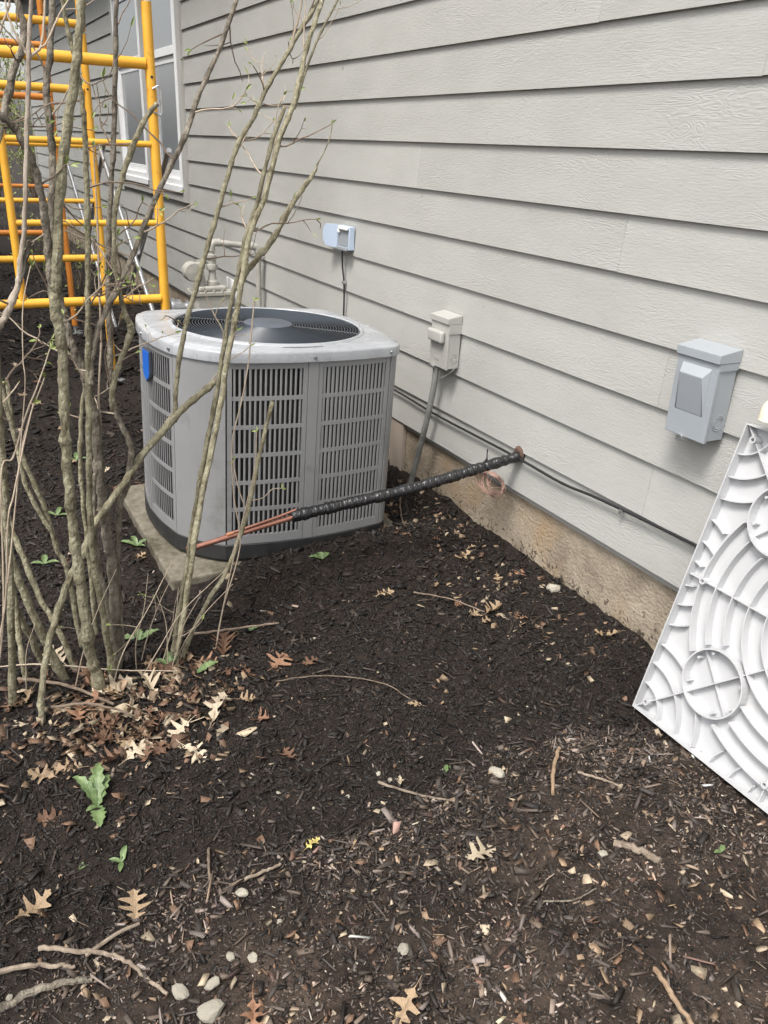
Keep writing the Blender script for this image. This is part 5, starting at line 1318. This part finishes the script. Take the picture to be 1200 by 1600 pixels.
stick([(-1.867, 2.177, .03), (-1.75, 2.06, .028), (-1.648, 1.934, .022)], .0052, .0042, 'grey stick lying diagonally in the leaf litter', 'twig')
stick([(-1.80, 1.98, .03), (-1.70, 1.93, .03), (-1.60, 1.88, .02)], .004, .003, 'thin grey stick below the diagonal one in the litter', 'twig')
stick([(-1.539, 1.264, .008), (-1.47, 1.27, .012), (-1.418, 1.273, .008)], .004, .003, 'rusty tan stick in the middle foreground soil', 'stickwood')
stick([(-1.551, 1.388, .01), (-1.562, 1.345, .014), (-1.574, 1.300, .008)], .0032, .003, 'short upright looking twig above the rusty stick', 'twig')
stick([(-.191, 2.95, .02), (-.29, 2.76, .025), (-.377, 2.583, .02)], .0042, .003, 'twig on the mulch between the condenser and the wall', 'twig')
stick([(-1.35, 2.245, .02), (-1.22, 2.22, .022), (-1.06, 2.21, .012)], .0042, .0032, 'brown stick lying behind the slender shrub', 'twig')
stick([(-.55, 2.2, .012), (-.44, 2.12, .015), (-.36, 2.02, .01)], .003, .002, 'dark twig on the mulch in front of the foundation', 'twig')
stick([(-.98, .93, .01), (-.90, .90, .012), (-.83, .905, .008)], .002, .0015, 'wiry dark twig in the lower right soil', 'darkbark')

def weed(x, y, leaves, label, name='weed', seed=0):
    g = np.random.default_rng(seed)
    t = empty(name, (x, y, hz(x, y)), label, 'weed')
    for (yaw, l, w, up, tooth) in leaves:
        b = MB(); n = 11; V = []
        for i in range(n):
            s_ = i / (n - 1)
            wd = w * (math.sin(math.pi * min(1, s_ * .92 + .08)) ** .8) * (1 + tooth * (1 if i % 2 else -1)) if 0 < i < n - 1 else w * .08
            x_ = l * s_ * math.cos(up * (1 - .5 * s_)); z_ = l * s_ * math.sin(up * (1 - .6 * s_ ** 2)) + .004
            j = g.normal(0, .05) * w
            V += [(x_, wd + j, z_ + wd * .35), (x_, wd * .4 + j, z_ + wd * .02), (x_, 0 + j, z_ - wd * .08), (x_, -wd * .4 + j, z_ + wd * .02), (x_, -wd + j, z_ + wd * .35)]
        F = [(i * 5 + k, i * 5 + k + 1, i * 5 + k + 6, i * 5 + k + 5) for i in range(n - 1) for k in range(4)]
        b.add(V, F, True)
        o = b.build('leaf', M['weed'], t); o.rotation_euler = (0, 0, R(yaw))
    return t
weed(-1.750, 1.63, [(75, .115, .016, 1.0, .25), (55, .085, .014, .9, .25), (200, .03, .008, .3, .1), (265, .075, .016, .15, .2), (120, .10, .013, 1.2, .2)], 'big toothed green weed in the leaf litter on the left', seed=1)
weed(-1.39, 2.03, [(15, .075, .014, .25, .2)], 'single fresh green leaf right of the slender shrub base', seed=2)
weed(-1.365, 2.93, [(100, .06, .011, .8, .1), (150, .075, .012, .45, .1), (20, .055, .010, .5, .1), (-40, .035, .008, .4, 0)], 'bright green weed beside the concrete slab corner', seed=3)
weed(-1.50, 2.30, [(160, .075, .014, .35, .25), (20, .075, .013, .3, .25), (80, .05, .012, .6, .2)], 'pale green rosette between the two shrubs', seed=4)
weed(-1.455, 2.10, [(80, .06, .010, .9, .1), (40, .05, .009, .7, .1), (140, .05, .009, .8, .1)], 'little green sprout at the slender shrub foot', seed=14)
weed(-.794, 2.46, [(160, .05, .014, .5, .1), (30, .045, .013, .5, .1), (90, .04, .012, .7, .1)], 'small weed in front of the condenser louvres', seed=5)
weed(-1.732, 1.443, [(60, .04, .007, .9, 0), (150, .03, .006, .5, 0), (250, .03, .006, .3, 0)], 'tiny seedling in the foreground soil', seed=6)
weed(-1.82, 1.47, [(20, .03, .008, .2, 0)], 'tiny flat green leaf left of the seedling', seed=16)
weed(-1.595, 3.40, [(60, .06, .010, .7, .1), (150, .06, .010, .5, .1), (-30, .05, .009, .4, .1)], 'green weed on the mulch left of the condenser', seed=7)
weed(-1.70, 2.95, [(80, .055, .011, .6, .1), (170, .05, .011, .4, .1), (-20, .055, .011, .4, .1)], 'leafy green weed seen between the shrub stems', seed=8)
weed(-1.42, 4.0, [(80, .07, .011, .7, .1), (170, .06, .011, .5, .1), (-20, .06, .011, .5, .1)], 'green weed far back by the condenser corner', seed=9)
weed(-.926, 1.37, [(40, .022, .009, .3, 0), (200, .018, .008, .2, 0)], 'tiny round green sprout at the dry chip edge', seed=10)
weed(-.494, .857, [(30, .022, .006, .5, 0), (170, .02, .006, .4, 0)], 'tiny yellow green sprout in the right foreground', seed=11)
weed(-1.17, 2.22, [(10, .045, .010, .3, .1), (170, .035, .009, .3, .1)], 'pale green scrap of weed behind the brown leaf', seed=12)
